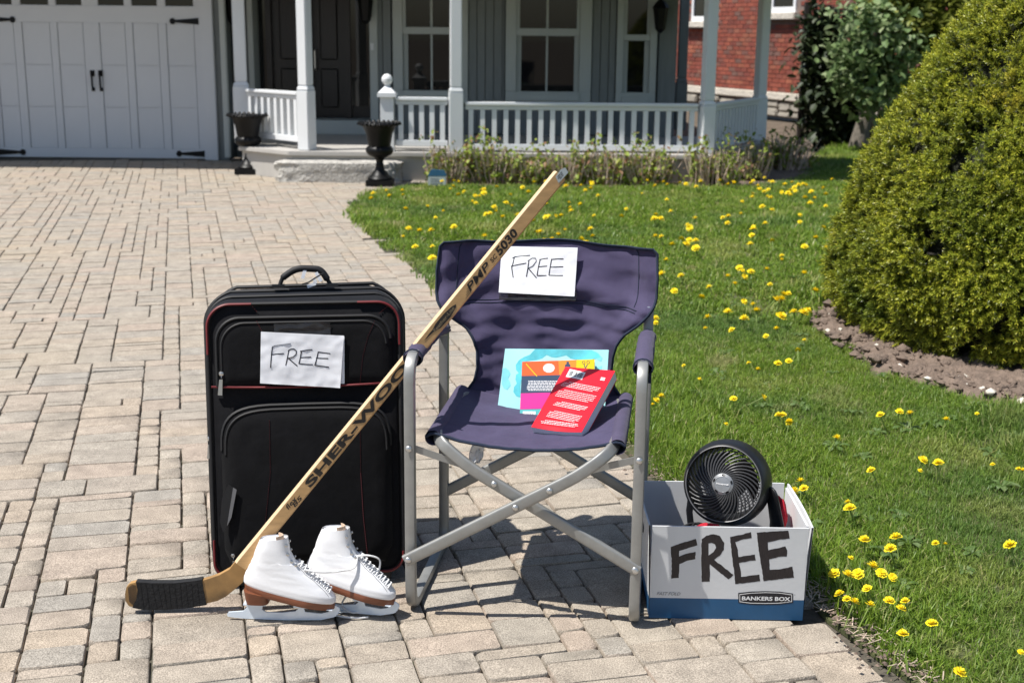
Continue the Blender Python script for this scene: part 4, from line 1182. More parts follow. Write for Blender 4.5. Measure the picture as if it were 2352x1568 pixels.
D3 = [(550, 280), (635, 235), (655, 265), (728, 235), (730, 258), (458, 365), (745, 340), (870, 325), (915, 388), (1047, 257), (1080, 240), (1125, 296), (1140, 262), (1165, 265), (1190, 248), (1192, 228), (1172, 232), (1265, 213), (1342, 258), (1318, 305), (1250, 330), (1205, 370), (1225, 365), (1260, 352), (1300, 385), (1350, 322), (1412, 215), (1550, 310), (1545, 385), (1562, 380), (1598, 378), (1632, 378), (1475, 404), (1020, 442), (825, 465), (890, 463), (762, 452), (730, 497), (558, 432), (542, 457), (800, 556), (898, 553), (808, 663), (862, 632), (897, 620), (908, 728), (918, 755), (1195, 495), (1235, 528), (1490, 470), (1515, 470), (1545, 525), (1580, 512), (1615, 487), (1595, 540), (1688, 545), (1745, 512), (1780, 528), (1760, 535), (1812, 494), (1690, 350), (1685, 332), (1820, 377), (1745, 205), (1770, 235), (1805, 190), (1800, 222), (1655, 458), (1800, 455), (1000, 225), (560, 250)]
P3 += [(631.6 + a * .4028, 344.5 + b * .4028) for a, b in D3]
for k in range(60):
    P3.append((random.uniform(1000, 1900), 415 + 260 * random.random() ** 1.6))
protos = [dandelion() for _ in range(5)]
used = set(); cnt_ = 0
groups = {}
def reg(P, px, py):
    if P.y < 2.95: return ('yellow dandelion near the bottom edge in front of the white box', 'dandelions in the near corner')
    if P.y < 3.7 and P.x < 1.02: return ('yellow dandelion in the clump close beside the white box', 'dandelions clumped by the white box')
    if P.y < 3.7: return ('yellow dandelion in open grass well right of the white box', 'dandelions in open grass right of the box')
    if P.y < 4.7: return ('yellow dandelion in the grass just behind the fan and white box', 'dandelions behind the fan')
    if P.y < 6.6: return ('yellow dandelion in the mid lawn between the camp chair and the yew bush', 'dandelions between chair and bush')
    if P.y < 8.2: return ('small yellow dandelion level with the top of the chair back', 'dandelions beyond the chair back') if px > 1170 else ('small yellow dandelion between the paving edge and the chair back', 'dandelions left of the chair back')
    if px < 980: return ('small yellow dandelion at the curved tip of the lawn near the right urn', 'dandelions at the lawn tip')
    if px < 1290: return ('small yellow dandelion on the far lawn left of the hockey stick tip', 'dandelions left of the stick tip')
    if px < 1620: return ('small yellow dandelion on the far lawn between stick tip and porch corner post', 'dandelions below the long railing')
    return ('small yellow dandelion on the far lawn towards the yew bush', 'dandelions on the far lawn by the bush')
for (px, py) in P3:
    P = gz(px, py, .072 if py > 700 else .085)
    if not inside(LAWN, P.x - .01, P.y): continue
    if bool(in_bed(np.array([P.x]), np.array([P.y]), .97)[0]): continue
    for rep in range(1):
        k = cnt_ % 5
        o = protos[k] if k not in used else protos[k].copy()
        if k in used: COL.objects.link(o)
        used.add(k)
        o.location = P; o.rotation_euler = (random.gauss(.12, .3), random.gauss(0, .3), random.uniform(0, 6.28))
        s2 = random.choice((.55, .75, .9, .95, 1.0, 1.08, 1.15) if P.y < 6 else (.75, .85, .95, 1.05, 1.15)) * random.uniform(.93, 1.05) * (.92 if P.y < 6 else 1.4); o.scale = (s2,) * 3
        lb, g_ = reg(P, px, py); tag(o, lb, 'dandelion', g_); cnt_ += 1
print('dandelions', cnt_)

# ================================================================== CAMP CHAIR
FL, FR = gz(945, 1405), gz(1455, 1440)
CU_ = (FR - FL).normalized(); CW_ = Vector((-CU_.y, CU_.x, 0)); CO = (FL + FR) / 2
cyaw = math.atan2(CU_.y, CU_.x)
CMT_ = Matrix.Translation(CO) @ Matrix.Rotation(cyaw, 4, 'Z')
chair = thing('camp_chair', 'folding camp chair with purple navy canvas and grey metal frame on the pavers', 'chair', mt=CMT_)
HW = .28
def cb(m_, name, mats, **k): return m_.build(name, mats, chair, local=True, **k)
for s_ in (-1, 1):
    u = HW * s_
    path = rpath([(u, .455, .625), (u, .30, .655), (u, .005, .655), (u, 0, .0125), (u, .45, .0125), (u, .452, .30), (u, .458, .625), (u, .475, .70), (u, .525, .848)], .055, 6)
    m_ = MB(); m_.tube(path, .0135, 12, flat=.0125, up=(1, 0, 0), sq=.42); cb(m_, 'side_frame', 'metal', smooth=45)
    # arm sleeve
    m_ = MB()
    def slv(q, v, u=u):
        a = q * 2 * math.pi; t = .045 + .40 * v; z = .655 - (.022 * max(0, (t - .30) / .15) ** 1.3) - (.010 * max(0, (.09 - t) / .045))
        r = .0225 + .0015 * math.sin(9 * a + 14 * v) * math.sin(5 * v * 6) + .002 * mnoise.noise(Vector((a, v * 7, u * 9)))
        if math.sin(a) < -.3: r *= .92
        return (u + r * math.cos(a), t, z + r * .86 * math.sin(a))
    m_.grid(slv, 22, 26)
    cb(m_, 'arm_pad', 'fabric_plain', smooth=180)
    m_ = MB(); m_.tube([(u + .024 * math.cos(a), .048, .651 + .021 * math.sin(a)) for a in [math.radians(q) for q in range(0, 360, 24)]], .0022, 5, closed=True)
    m_.box(u - .004 + .016 * s_, u + .004 + .016 * s_, .05, .08, .612, .634); cb(m_, 'binding', 'binding')
    for (z, w_) in ((.437, 0), (.155, 0)):
        m_ = MB(); m_.lathe([(.0085, 0), (.0085, .002), (.006, .0045), (.001, .0055)], 10, mt=Matrix.Translation((u, -.0128, z)) @ Matrix.Rotation(math.pi / 2, 4, 'X')); cb(m_, 'rivet', 'rivet', smooth=60)
    m_ = MB(); m_.lathe([(.008, 0), (.008, .002), (.001, .005)], 10, mt=Matrix.Translation((u, .440, .71)) @ Matrix.Rotation(math.pi / 2, 4, 'X')); cb(m_, 'rivet', 'rivet', smooth=60)
# the two crossed frames, each one bent tube
ends = MB()
for s_, off in ((-1, -.030), (1, -.004)):
    sr = -s_ * .222
    P = [(s_ * .287, off - .002, .153), (sr * .62, off, .398), (sr * .93, off + .012, .452), (sr, .06, .459), (sr, .20, .459), (sr, .36, .459), (sr * .93, .425, .452), (sr * .62, .44 + (.01 if s_ < 0 else .032), .398), (s_ * .287, .44 + (.01 if s_ < 0 else .032), .153)]
    m_ = MB(); m_.tube(rpath(P, .07, 5), .0148, 12, flat=.0075, up=(0, 0, 1), sq=.38); cb(m_, 'cross_frame', 'metal', smooth=45)
    for w_ in (off - .009, ):
        for t in (0.012, .40, .52):
            a = Vector((s_ * .287, w_, .153)).lerp(Vector((sr * .62, w_, .398)), t / .62 if t > .1 else .02)
            m_ = MB(); m_.lathe([(.0082, 0), (.0082, .002), (.005, .0045), (.001, .005)], 10, mt=Matrix.Translation(a) @ Matrix.Rotation(math.pi / 2, 4, 'X')); cb(m_, 'rivet', 'rivet', smooth=60)
for s_ in (-1, 1):
    m_ = MB(); a, b = Vector((s_ * .283, .004, .437)), Vector((s_ * .108, .008, .384)); d = (b - a).normalized(); n_ = Vector((-d.z, 0, d.x)) * .0085
    m_.hexa([a - n_ + Vector((0, -.0015, 0)), b - n_ + Vector((0, -.0015, 0)), b - n_ + Vector((0, .002, 0)), a - n_ + Vector((0, .002, 0)), a + n_ + Vector((0, -.0015, 0)), b + n_ + Vector((0, -.0015, 0)), b + n_ + Vector((0, .002, 0)), a + n_ + Vector((0, .002, 0))])
    cb(m_, 'link_bar', 'metal', recalc=True)
# seat
def seatf(q, v):
    u = -.245 + .49 * q; t = .012 + .435 * v; c = 1 - (u / .225) ** 2
    z = .474 - .030 * max(0, c) ** .8 - .006 * max(0, c) * math.sin(v * math.pi)
    e = max(0, abs(u) - .215)
    z -= e * e * 14
    z += .0022 * mnoise.noise(Vector((u * 14, t * 9, 1))) + .0016 * mnoise.noise(Vector((u * 40, t * 14, 5)))
    return (u, t + .012 * (abs(u) / .24) ** 2 * (1 - v), z)
m_ = MB(); m_.sheet(seatf, 44, 26, .0045); seat = cb(m_, 'seat', 'fabric', smooth=50)
for s_ in (-1, 1):
    m_ = MB()
    def rl(q, v, s_=s_):
        a = q * 2 * math.pi; r = .0205 + .001 * mnoise.noise(Vector((a * 2, v * 6, s_)))
        return (s_ * .226 + r * math.cos(a), .02 + .42 * v, .4575 + r * .95 * math.sin(a))
    m_.grid(rl, 18, 14); m_.build('seat_sleeve', 'fabric_plain', seat, local=True, smooth=180)
m_ = MB(); m_.tube([Vector(seatf(k / 40, 0)) + Vector((0, -.001, -.002)) for k in range(41)], .0042, 6); m_.build('binding', 'binding', seat, local=True, smooth=60)
# back canvas: broad at the top, narrowing to the seat
BK = [(.862, .285, .525), (.852, .296, .522), (.79, .300, .502), (.735, .299, .484), (.715, .293, .479), (.69, .276, .474), (.662, .250, .470), (.635, .218, .468), (.605, .196, .466), (.57, .187, .462), (.53, .184, .456), (.49, .192, .450), (.462, .212, .446), (.446, .222, .442)]
def bk(z):
    for (za, ha, wa), (zb_, hb, wb_) in zip(BK, BK[1:]):
        if z >= zb_: 
            t = (za - z) / (za - zb_); return ha + (hb - ha) * t, wa + (wb_ - wa) * t
    return BK[-1][1], BK[-1][2]
def backf(q, v):
    z = .446 + .416 * v; h, w_ = bk(z); f = 2 * q - 1; u = h * f
    bow = .038 * (1 - f * f) * min(1, max(.3, (z - .44) / .2))
    w_ += bow
    w_ -= .036 * max(0, min(1, (abs(f) - .78) / .14)) ** .8 * (1 if z > .68 else max(.15, 1 - (.68 - z) / .05))
    top = max(0, (z - .62) / .26)
    wr = .010 * math.sin((z - .70) * 62 + 5 * f * f + 1.1 * math.sin(3 * f)) * math.exp(-((z - .705) / .07) ** 2) \
        + .010 * mnoise.noise(Vector((u * 7, z * 17, 2))) + .0075 * mnoise.noise(Vector((u * 16, z * 34, 6))) * (1.4 if z < .72 else .7) \
        + .008 * math.sin(28 * (abs(u) - .55 * (z - .56))) * math.exp(-((z - .63) / .06) ** 2) * min(1, abs(f) * 2)
    z2 = z + (.004 * math.sin(6 * f + 1) - .006 * f * f + .004) * (v > .9) * (v - .9) * 10
    return (u, w_ + wr, z2)
m_ = MB(); m_.sheet(backf, 70, 74, .006, nrm=(0, -1, 0)); back = cb(m_, 'backrest', 'fabric', smooth=50)
edge = [backf(0, v / 40) for v in range(41)] + [backf(q / 30, 1) for q in range(1, 31)] + [backf(1, 1 - v / 40) for v in range(1, 41)]
m_ = MB(); m_.tube([Vector(p) + Vector((0, -.002, 0)) for p in edge], .0062, 7, flat=.004, up=(0, 1, 0)); m_.build('binding', 'binding', back, local=True, smooth=60)
m_ = MB()
for vz in (.700, .693):
    pts = []
    for q in range(4, 57):
        p = Vector(backf(q / 60, (vz + .010 * math.sin(q / 60 * math.pi) - .446) / .416)); pts.append(p + Vector((0, -.0012, 0)))
    m_.tube(pts, .0013, 4)
for qq in (.085, .915):
    m_.tube([Vector(backf(qq, v / 30)) + Vector((0, -.0012, 0)) for v in range(19, 31)], .0013, 4)
m_.build('seam', 'binding', back, local=True)
for s_ in (-1, 1):
    m_ = MB()
    def sl2(q, v, s_=s_):
        a = q * 2 * math.pi; z = .715 + .13 * v; r = .023 + .0015 * mnoise.noise(Vector((a, v * 5, s_ * 3)))
        return (s_ * .277 + r * math.cos(a), .482 + (z - .715) * .30 + .006 + r * .9 * math.sin(a), z)
    m_.grid(sl2, 16, 10); m_.build('back_sleeve', 'fabric_plain', back, local=True, smooth=180)

# plastic bag scrap under the seat
m_ = MB()
BP = CMT_ @ Vector((-.16, .36, .40))
def scrap(q, v):
    return BP + Vector((.030 * (q - .5) + .02 * mnoise.noise(Vector((q * 4, v * 5, 1))), .02 * mnoise.noise(Vector((q * 5, v * 4, 8))), .03 - .15 * v)) + Vector((-.035 * max(0, v - .5), 0, 0))
m_.sheet(scrap, 8, 16, .001, nrm=(0, -1, 0)); 
tag(m_.build('plastic_scrap', 'tape_white' if 'tape_white' in M else 'paper', smooth=180), 'crumpled pale plastic scrap hanging from the left rear leg of the camp chair', 'plastic scrap')

# ================================================================== SUITCASE
SY = 3.128
a0, a1 = gy(502, 1332, SY), gy(925, 1332, SY)
SYAW = math.radians(8.0); SW = (a1 - a0).length * 1.012; SC = (a0 + a1) / 2
SM = Matrix.Translation((SC.x, SY, 0)) @ Matrix.Rotation(SYAW, 4, 'Z') @ Matrix.Rotation(math.radians(-7.5), 4, 'X')
case = thing('suitcase', 'black upright soft suitcase with thin red piping standing behind the skates', 'suitcase', mt=SM)
SZ0, SZ1 = .030, .752
def sb(m_, name, mats, par=case, **k): return m_.build(name, mats, par, local=True, **k)
def rrect(hw, z0, z1, r, n=8, rb=None):
    rb = rb if rb is not None else r
    out = []
    for cx, cz, rr, s0 in ((hw - r, z1 - r, r, 0), (-hw + r, z1 - r, r, 90), (-hw + rb, z0 + rb, rb, 180), (hw - rb, z0 + rb, rb, 270)):
        for k in range(n + 1):
            a = math.radians(s0 + 90 * k / n); out.append((cx + rr * math.cos(a), cz + rr * math.sin(a)))
    return out
def loft(m_, rings, mi=0, cap0=True, cap1=True):
    n = len(rings[0]); k = len(m_.v); vs = [p for r in rings for p in r]
    fs = [(i * n + a, i * n + (a + 1) % n, (i + 1) * n + (a + 1) % n, (i + 1) * n + a) for i in range(len(rings) - 1) for a in range(n)]
    if cap0: fs.append(tuple(range(n - 1, -1, -1)))
    if cap1: fs.append(tuple((len(rings) - 1) * n + a for a in range(n)))
    m_.add(vs, fs, mi)
hw = SW / 2
def ring(hw_, z0, z1, r, y, crown=0.0, rb=None, sag=0.0):
    return [(x * (1 + sag * math.sin(max(0, min(1, (z - z0) / (z1 - z0))) * math.pi)), y, z + ((crown * (1 - (x / hw_) ** 2) * (1 + .16 * x / hw_) + .006 * mnoise.noise(Vector((x * 9, y * 12, 2))) * (crown > 0)) if z > (z0 + z1) / 2 else 0)) for x, z in rrect(hw_, z0, z1, r, 9, rb)]
m_ = MB()
loft(m_, [ring(hw - .012, SZ0 + .01, SZ1 - .010, .055, -.002, rb=.04), ring(hw, SZ0, SZ1 - .002, .06, .012, rb=.045), ring(hw + .004, SZ0, SZ1, .06, .04, .010, .045, .012), ring(hw + .014, SZ0, SZ1 + .002, .065, .11, .030, .045, .045),
          ring(hw + .014, SZ0, SZ1 + .0, .07, .19, .042, .045, .05), ring(hw + .002, SZ0, SZ1 - .006, .075, .25, .055, .045, .03), ring(hw - .01, SZ0, SZ1 - .012, .08, .272, .055, .04)][::-1])
sb(m_, 'body', 'case', smooth=55)
for y, cr, hx_ in ((.058, .014, .006), (.150, .036, .016), (.235, .053, .006)):
    m_ = MB(); m_.tube([Vector(p) + Vector((0, 0, .001)) for p in ring(hw + hx_ - .001, SZ0 - .001, SZ1 + .003, .066, y, cr, .046, .04 if y > .1 else .02)], .0055, 6, closed=True); sb(m_, 'piping', 'case_trim', smooth=60)
m_ = MB(); fr_ = ring(hw - .001, SZ0 + .001, SZ1 - .004, .058, -.001, rb=.043); m_.tube(fr_, .0055, 6, closed=True); sb(m_, 'piping', 'case_trim', smooth=60)
def fp(px, py): 
    """front face point under a picture point, in the case's own frame"""
    P = gp(px, py, SM @ Vector((0, 0, .4)), (SM.to_3x3() @ Vector((0, 1, 0)))); return SM.inverted() @ P
n_ = len(fr_)
def redseg(i0, i1):
    m_ = MB(); m_.tube([Vector(fr_[i % n_]) + Vector((0, -.0022, 0)) for i in range(i0, i1 + 1)], .0032, 6); sb(m_, 'red_piping', 'red_pipe', smooth=60)
def along(i, p, f): return Vector(fr_[i]).lerp(Vector(p), f)
def redpath(pts):
    m_ = MB(); m_.tube([Vector(p) + Vector((0, -.0040, 0)) for p in pts], .0036, 6); sb(m_, 'red_piping', 'red_pipe', smooth=60)
redpath([Vector(fr_[0]) + Vector((0, 0, -.055))] + [Vector(q) for q in fr_[0:10]] + [Vector(fr_[9]) + Vector((-.05, 0, 0))])
redpath([Vector(fr_[10]) + Vector((.055, 0, 0))] + [Vector(q) for q in fr_[10:20]] + [Vector(fr_[19]) + Vector((0, 0, -.07))])
redpath([Vector(fr_[20]) + Vector((0, 0, .06))] + [Vector(q) for q in fr_[20:30]] + [Vector(fr_[29]) + Vector((.1, 0, 0))])
redpath([Vector(fr_[30]) + Vector((-.05, 0, 0))] + [Vector(q) for q in fr_[30:40]] + [Vector(fr_[39]) + Vector((0, 0, .01))])
# upper pocket
zp = fp(720, 884).z
def pocket(hw_, z0, z1, r, y, crown=0.0, rb=.01): return [(x, y, z + (crown * (1 - (x / hw_) ** 2) if z > (z0 + z1) / 2 else 0)) for x, z in rrect(hw_, z0, z1, r, 8, rb)]
m_ = MB(); zt = fp(720, 726).z
loft(m_, [pocket(hw - .022, zp, zt, .06, 0.003), pocket(hw - .022, zp, zt, .06, -.009), pocket(hw - .034, zp + .008, zt - .012, .05, -.017), pocket(hw - .06, zp + .03, zt - .04, .04, -.019)][::-1])
up_ = sb(m_, 'upper_pocket', 'case2', recalc=True, smooth=40)
m_ = MB(); pr = pocket(hw - .024, zp, zt, .06, -.012); m_.tube([Vector(p) for p in pr[0:18]] + [Vector((-hw + .024, -.012, zp + .004))], .0048, 6); m_.tube([Vector(p) + Vector((math.copysign(.012, -p[0]), -.004, -.013 if p[2] > zp + .1 else 0)) for p in pr[0:18]] + [Vector((-hw + .036, -.016, zp + .004))], .0035, 6); m_.build('zip_track', 'case_trim', up_, local=True, smooth=60)
m_ = MB(); m_.tube([(-hw + .008 + 2 * (hw - .008) * k / 16, -.0125 - (.006 if 1 < k < 15 else 0), zp + .004 - .005 * math.sin(k / 16 * math.pi)) for k in range(17)], .0030, 6); sb(m_, 'red_piping', 'red_pipe', smooth=60)
# lower flap and pocket with an arched top
m_ = MB(); zl1 = fp(720, 925).z; zl0 = SZ0 + .03
def archp(hw_, z0, z1, y, k=1.0): 
    pts = [(hw_, z0), ] ; out = []
    for q in range(0, 25):
        a = math.pi * q / 24; c = math.cos(a); out.append((hw_ * math.copysign(abs(c) ** .42, c), y, z1 - .115 + .115 * abs(math.sin(a)) ** .62))
    return out + [(-hw_, y, z0 + .05), (-hw_ + .02, y, z0), (hw_ - .02, y, z0), (hw_, y, z0 + .05)]
m_ = MB(); loft(m_, [archp(hw - .028, zl0, zl1, .003), archp(hw - .028, zl0, zl1, -.012), archp(hw - .040, zl0 + .01, zl1 - .012, -.024), archp(hw - .075, zl0 + .04, zl1 - .04, -.030)][::-1]); lo_ = sb(m_, 'lower_pocket', 'case2', recalc=True, smooth=40)
m_ = MB(); ar = archp(hw - .030, zl0, zl1, -.014)[0:25]; m_.tube(ar, .0050, 6); m_.tube([(p[0] * .955, p[1] - .009, p[2] - .010) for p in ar], .0036, 6); m_.build('zip_track', 'case_trim', lo_, local=True, smooth=60)
# stitched seams
def stitches(pts, par, y):
    m_ = MB(); P = [Vector(p) for p in pts]; L_ = 0
    for a, b in zip(P, P[1:]):
        n = max(1, int((b - a).length / .006))
        for k in range(n):
            c0 = a.lerp(b, k / n); c1_ = a.lerp(b, (k + .6) / n); m_.tube([(c0.x, y(c0), c0.z), (c1_.x, y(c1_), c1_.z)], .0009, 3)
    m_.build('stitching', 'red_thread', par, local=True)
yy = lambda c: -.0195
stitches([fp(590, 735), fp(606, 765), fp(617, 800), fp(622, 850), fp(622, 880)], up_, yy); stitches([fp(860, 735), fp(845, 770), fp(833, 815), fp(826, 880)], up_, yy)
yl = lambda c: -.031
stitches([fp(620, 960), fp(622, 1080), fp(612, 1180), fp(598, 1290)], lo_, yl); stitches([fp(826, 960), fp(828, 1080), fp(834, 1180), fp(846, 1290)], lo_, yl)
stitches([fp(575, 697), fp(592, 718)], case, lambda c: -.004); stitches([fp(890, 702), fp(868, 722)], case, lambda c: -.004)
# zip pulls
def pull(P, L_=.042, tilt=0):
    m_ = MB(); x, y, z = P
    m_.lathe([(.001, -.006), (.006, -.004), (.0075, 0), (.006, .005), (.001, .008)], 8, mt=Matrix.Translation((x, y - .005, z + .006)))
    m_.tube([(x, y - .010, z + .004), (x, y - .013, z - .004), (x, y - .010, z - .010), (x, y - .008, z - .004)], .0015, 5, closed=True)
    s_ = tilt; m_.prism([(-.0042 + s_ * .3, -.008), (-.0055 + s_, -L_), (.0055 + s_, -L_ - .001), (.0042 + s_ * .3, -.008)][::1], (x, y - .008, z), (1, 0, 0), (0, 0, 1), .0025)
    m_.build('zip_pull', 'chrome', case, local=True, smooth=40)
q = fp(510, 862); pull((q.x, -.010, q.z), .048, -.005)
q = fp(482, 1020); pull((-hw - .006, .050, q.z), .045, -.003)
q = fp(538, 1275); pull((q.x, -.014, q.z), .03, .004)
# grey inner flap peeking out of the left zip
m_ = MB(); g = [fp(527, 1105), fp(544, 1118), fp(533, 1180), fp(515, 1215), fp(508, 1190), fp(512, 1140)]
m_.prism([(p.x, p.z) for p in g][::-1], (0, -.033, 0), (1, 0, 0), (0, 0, 1), .002); sb(m_, 'lining_flap', 'case_trim', recalc=True)
m_ = MB(); g = [fp(538, 1112), fp(546, 1117), fp(534, 1180), fp(524, 1200)]
m_.prism([(p.x, p.z) for p in g][::-1], (0, -.0356, 0), (1, 0, 0), (0, 0, 1), .0012); sb(m_, 'flap_edge', 'plastic_edge', recalc=True)
# handle with luggage tag remains
m_ = MB(); hz_ = SZ1 + .036
hp = rpath([(-.065, .13, hz_ - .004), (-.058, .13, hz_ + .018), (-.02, .13, hz_ + .044), (.045, .13, hz_ + .040), (.062, .13, hz_ + .012), (.072, .13, hz_ - .006)], .03, 5)
m_.tube(hp, [.006 if (i < 4 or i > len(hp) - 5) else .0095 for i in range(len(hp))], 8, up=(0, 1, 0)); m_.box(-.085, -.052, .118, .142, hz_ - .006, hz_ + .001); m_.box(.058, .09, .118, .142, hz_ - .008, hz_ + .001)
sb(m_, 'handle', 'case_trim', smooth=50)
m_ = MB()
for (x, z, l, an) in ((-.004, .028, .034, .3), (.045, .020, .034, -.5), (.03, .014, .02, -.2), (.008, .006, .03, 1.2)):
    d = Vector((math.sin(an), 0, math.cos(an))); n2 = Vector((d.z, 0, -d.x)) * .0045; c = Vector((x, .122, hz_ + z - .012))
    m_.hexa([c - n2, c + n2, c + n2 + Vector((0, .0012, 0)), c - n2 + Vector((0, .0012, 0)), c - n2 + d * l * .8, c + n2 + d * l * .8, c + n2 + d * l * .8 + Vector((0, .0012, 0)), c - n2 + d * l * .8 + Vector((0, .0012, 0))])
sb(m_, 'torn_tag', 'paper', recalc=True)
m_ = MB(); m_.tube([(.052, .118, hz_ + .03), (.03, .115, hz_ + .018), (.012, .118, hz_ + .006), (-.006, .12, hz_ + .001)], .002, 5); sb(m_, 'tag_loop', 'case_trim')
for s_ in (-1, 1):
    m_ = MB(); x = s_ * (hw - .055)
    m_.lathe([(.004, -.016), (.024, -.016), (.026, -.01), (.026, .01), (.024, .016), (.004, .016)], 18, mt=Matrix.Translation((x, .245, .026)) @ Matrix.Rotation(math.pi / 2, 4, 'Y')); sb(m_, 'wheel', 'plastic', smooth=50)
    m_ = MB(); m_.box(x - .022, x + .022, .015, .06, .0, SZ0 + .004); sb(m_, 'foot', 'plastic', bevel=.004)

# ================================================================== PAPERS with handwriting
def c4(x, y): return ((700 + x / 2.1382) / 1.7415, (1000 + y / 2.1382) / 1.7415)
def c5(x, y): return ((1500 + x / 1.7425) / 1.7415, (900 + y / 1.7425) / 1.7415)
def paper(name, label, corners, conv, P0, nrm, strokes, wd, bend, tape, parent_label=None, sheets=None):
    nrm = Vector(nrm).normalized(); ex = Vector((0, 0, 1)).cross(nrm) * -1
    ex = nrm.cross(Vector((0, 0, 1))).normalized(); 
    if ex.x < 0: ex = -ex
    ey = ex.cross(-nrm).normalized() 
    if ey.z < 0: ey = -ey
    P0 = Vector(P0)
    def uv(x, y):
        q = gp(*conv(x, y), P0, nrm) - P0; return (q.dot(ex), q.dot(ey))
    C4 = [uv(*c) for c in corners]   # TL TR BR BL
    t = thing(name, label, 'paper sign', tuple(P0), group=None)
    front = ex.cross(ey)
    if front.y > 0: front = -front
    def pos(a, b, lift=0):
        p = [C4[0][i] * (1 - a) * (1 - b) + C4[1][i] * a * (1 - b) + C4[2][i] * a * b + C4[3][i] * (1 - a) * b for i in (0, 1)]
        return P0 + ex * p[0] + ey * p[1] + front * (bend(a, b) + lift)
    m_ = MB(); m_.sheet(lambda a, b: pos(a, 1 - b), 30, 22, .0006, nrm=front); sh = m_.build('sheet', 'paper', t, smooth=40)
    # strokes follow the sheet: find a, b for a picture point
    def ab(x, y):
        u = uv(x, y); a = b = .5
        for _ in range(12):
            f = lambda a, b: [C4[0][i] * (1 - a) * (1 - b) + C4[1][i] * a * (1 - b) + C4[2][i] * a * b + C4[3][i] * (1 - a) * b for i in (0, 1)]
            p = f(a, b); e1, e2 = u[0] - p[0], u[1] - p[1]; h = 1e-4; pa, pb = f(a + h, b), f(a, b + h)
            j = [(pa[0] - p[0]) / h, (pb[0] - p[0]) / h, (pa[1] - p[1]) / h, (pb[1] - p[1]) / h]; det = j[0] * j[3] - j[1] * j[2]
            a += (e1 * j[3] - e2 * j[1]) / det; b += (e2 * j[0] - e1 * j[2]) / det
        return a, b
    m_ = MB()
    for stx in strokes:
        P = []
        for p, q in zip(stx, stx[1:]):
            for k in range(5): P.append((p[0] + (q[0] - p[0]) * k / 5, p[1] + (q[1] - p[1]) * k / 5))
        P.append(stx[-1])
        m_.tube([pos(*ab(*p), .0004) for p in P], wd, 5, flat=.0004, up=tuple(ex.lerp(ey, .5)))
    # flat pen: use thin round strokes sunk into the sheet
    m_.build('lettering', 'ink', t)
    if tape:
        m_ = MB(); T4 = [uv(*c) for c in tape]
        def tp(a, b):
            p = [T4[0][i] * (1 - a) * (1 - b) + T4[1][i] * a * (1 - b) + T4[2][i] * a * b + T4[3][i] * (1 - a) * b for i in (0, 1)]
            return P0 + ex * p[0] + ey * p[1] + front * (-.004 + .003 * mnoise.noise(Vector((a * 6, b * 4, 1))))
        m_.sheet(lambda a, b: tp(a, 1 - b), 20, 8, .0004, nrm=front); m_.build('tape', 'tape', t, smooth=40)
    if sheets:
        m_ = MB(); B4 = [uv(*c) for c in sheets]
        def bp(a, b):
            p = [B4[0][i] * (1 - a) * (1 - b) + B4[1][i] * a * (1 - b) + B4[2][i] * a * b + B4[3][i] * (1 - a) * b for i in (0, 1)]
            return P0 + ex * p[0] + ey * p[1] + front * (-.0035 - .006 * (1 - a) * 0)
        m_.sheet(lambda a, b: bp(a, 1 - b), 6, 6, .0006, nrm=front); m_.build('back_sheet', 'paper', t, smooth=40)
    return t
Fs = lambda L: L
case_front = SM @ Vector((0, -.0255, .48)); case_n = SM.to_3x3() @ Vector((0, 1, 0))
paper('paper_sign', 'white paper with handwritten FREE taped to the black suitcase', [(735, 697), (1445, 732), (1412, 1178), (728, 1138)], c4, case_front, case_n,
      [[(818, 1006), (822, 940), (828, 870), (836, 822)], [(826, 838), (850, 818), (920, 808), (990, 800)], [(820, 894), (870, 888), (932, 884)],
       [(976, 850), (962, 920), (948, 986)], [(966, 862), (990, 846), (1018, 844), (1038, 862), (1036, 890), (1010, 914), (962, 926)], [(968, 922), (1005, 955), (1046, 990)],
       [(1082, 860), (1072, 920), (1060, 972)], [(1070, 864), (1120, 856), (1174, 850)], [(1068, 920), (1112, 916), (1164, 914)], [(1066, 970), (1120, 976), (1178, 978)],
       [(1226, 868), (1212, 930), (1196, 986)], [(1222, 870), (1272, 878), (1328, 884)], [(1206, 922), (1255, 925), (1310, 926)], [(1196, 984), (1255, 992), (1316, 1000)]], .00145,
      lambda a, b: .001 * math.sin(3.2 * a + 1.5 * b) + .005 * max(0, a - .8) * 3 * b + .002 * mnoise.noise(Vector((a * 5, b * 4, 3))) + .0015 * abs(a - .60) + .0012 * mnoise.noise(Vector((a * 14, b * 10, 8))), [(845, 630), (1328, 618), (1332, 735), (850, 740)],
      sheets=[(1300, 728), (1449, 738), (1450, 1143), (1300, 1140)])
chair_p = CMT_ @ Vector((.05, .519, .79)); chn = (CMT_.to_3x3() @ Vector((0, 1, -.28))).normalized()
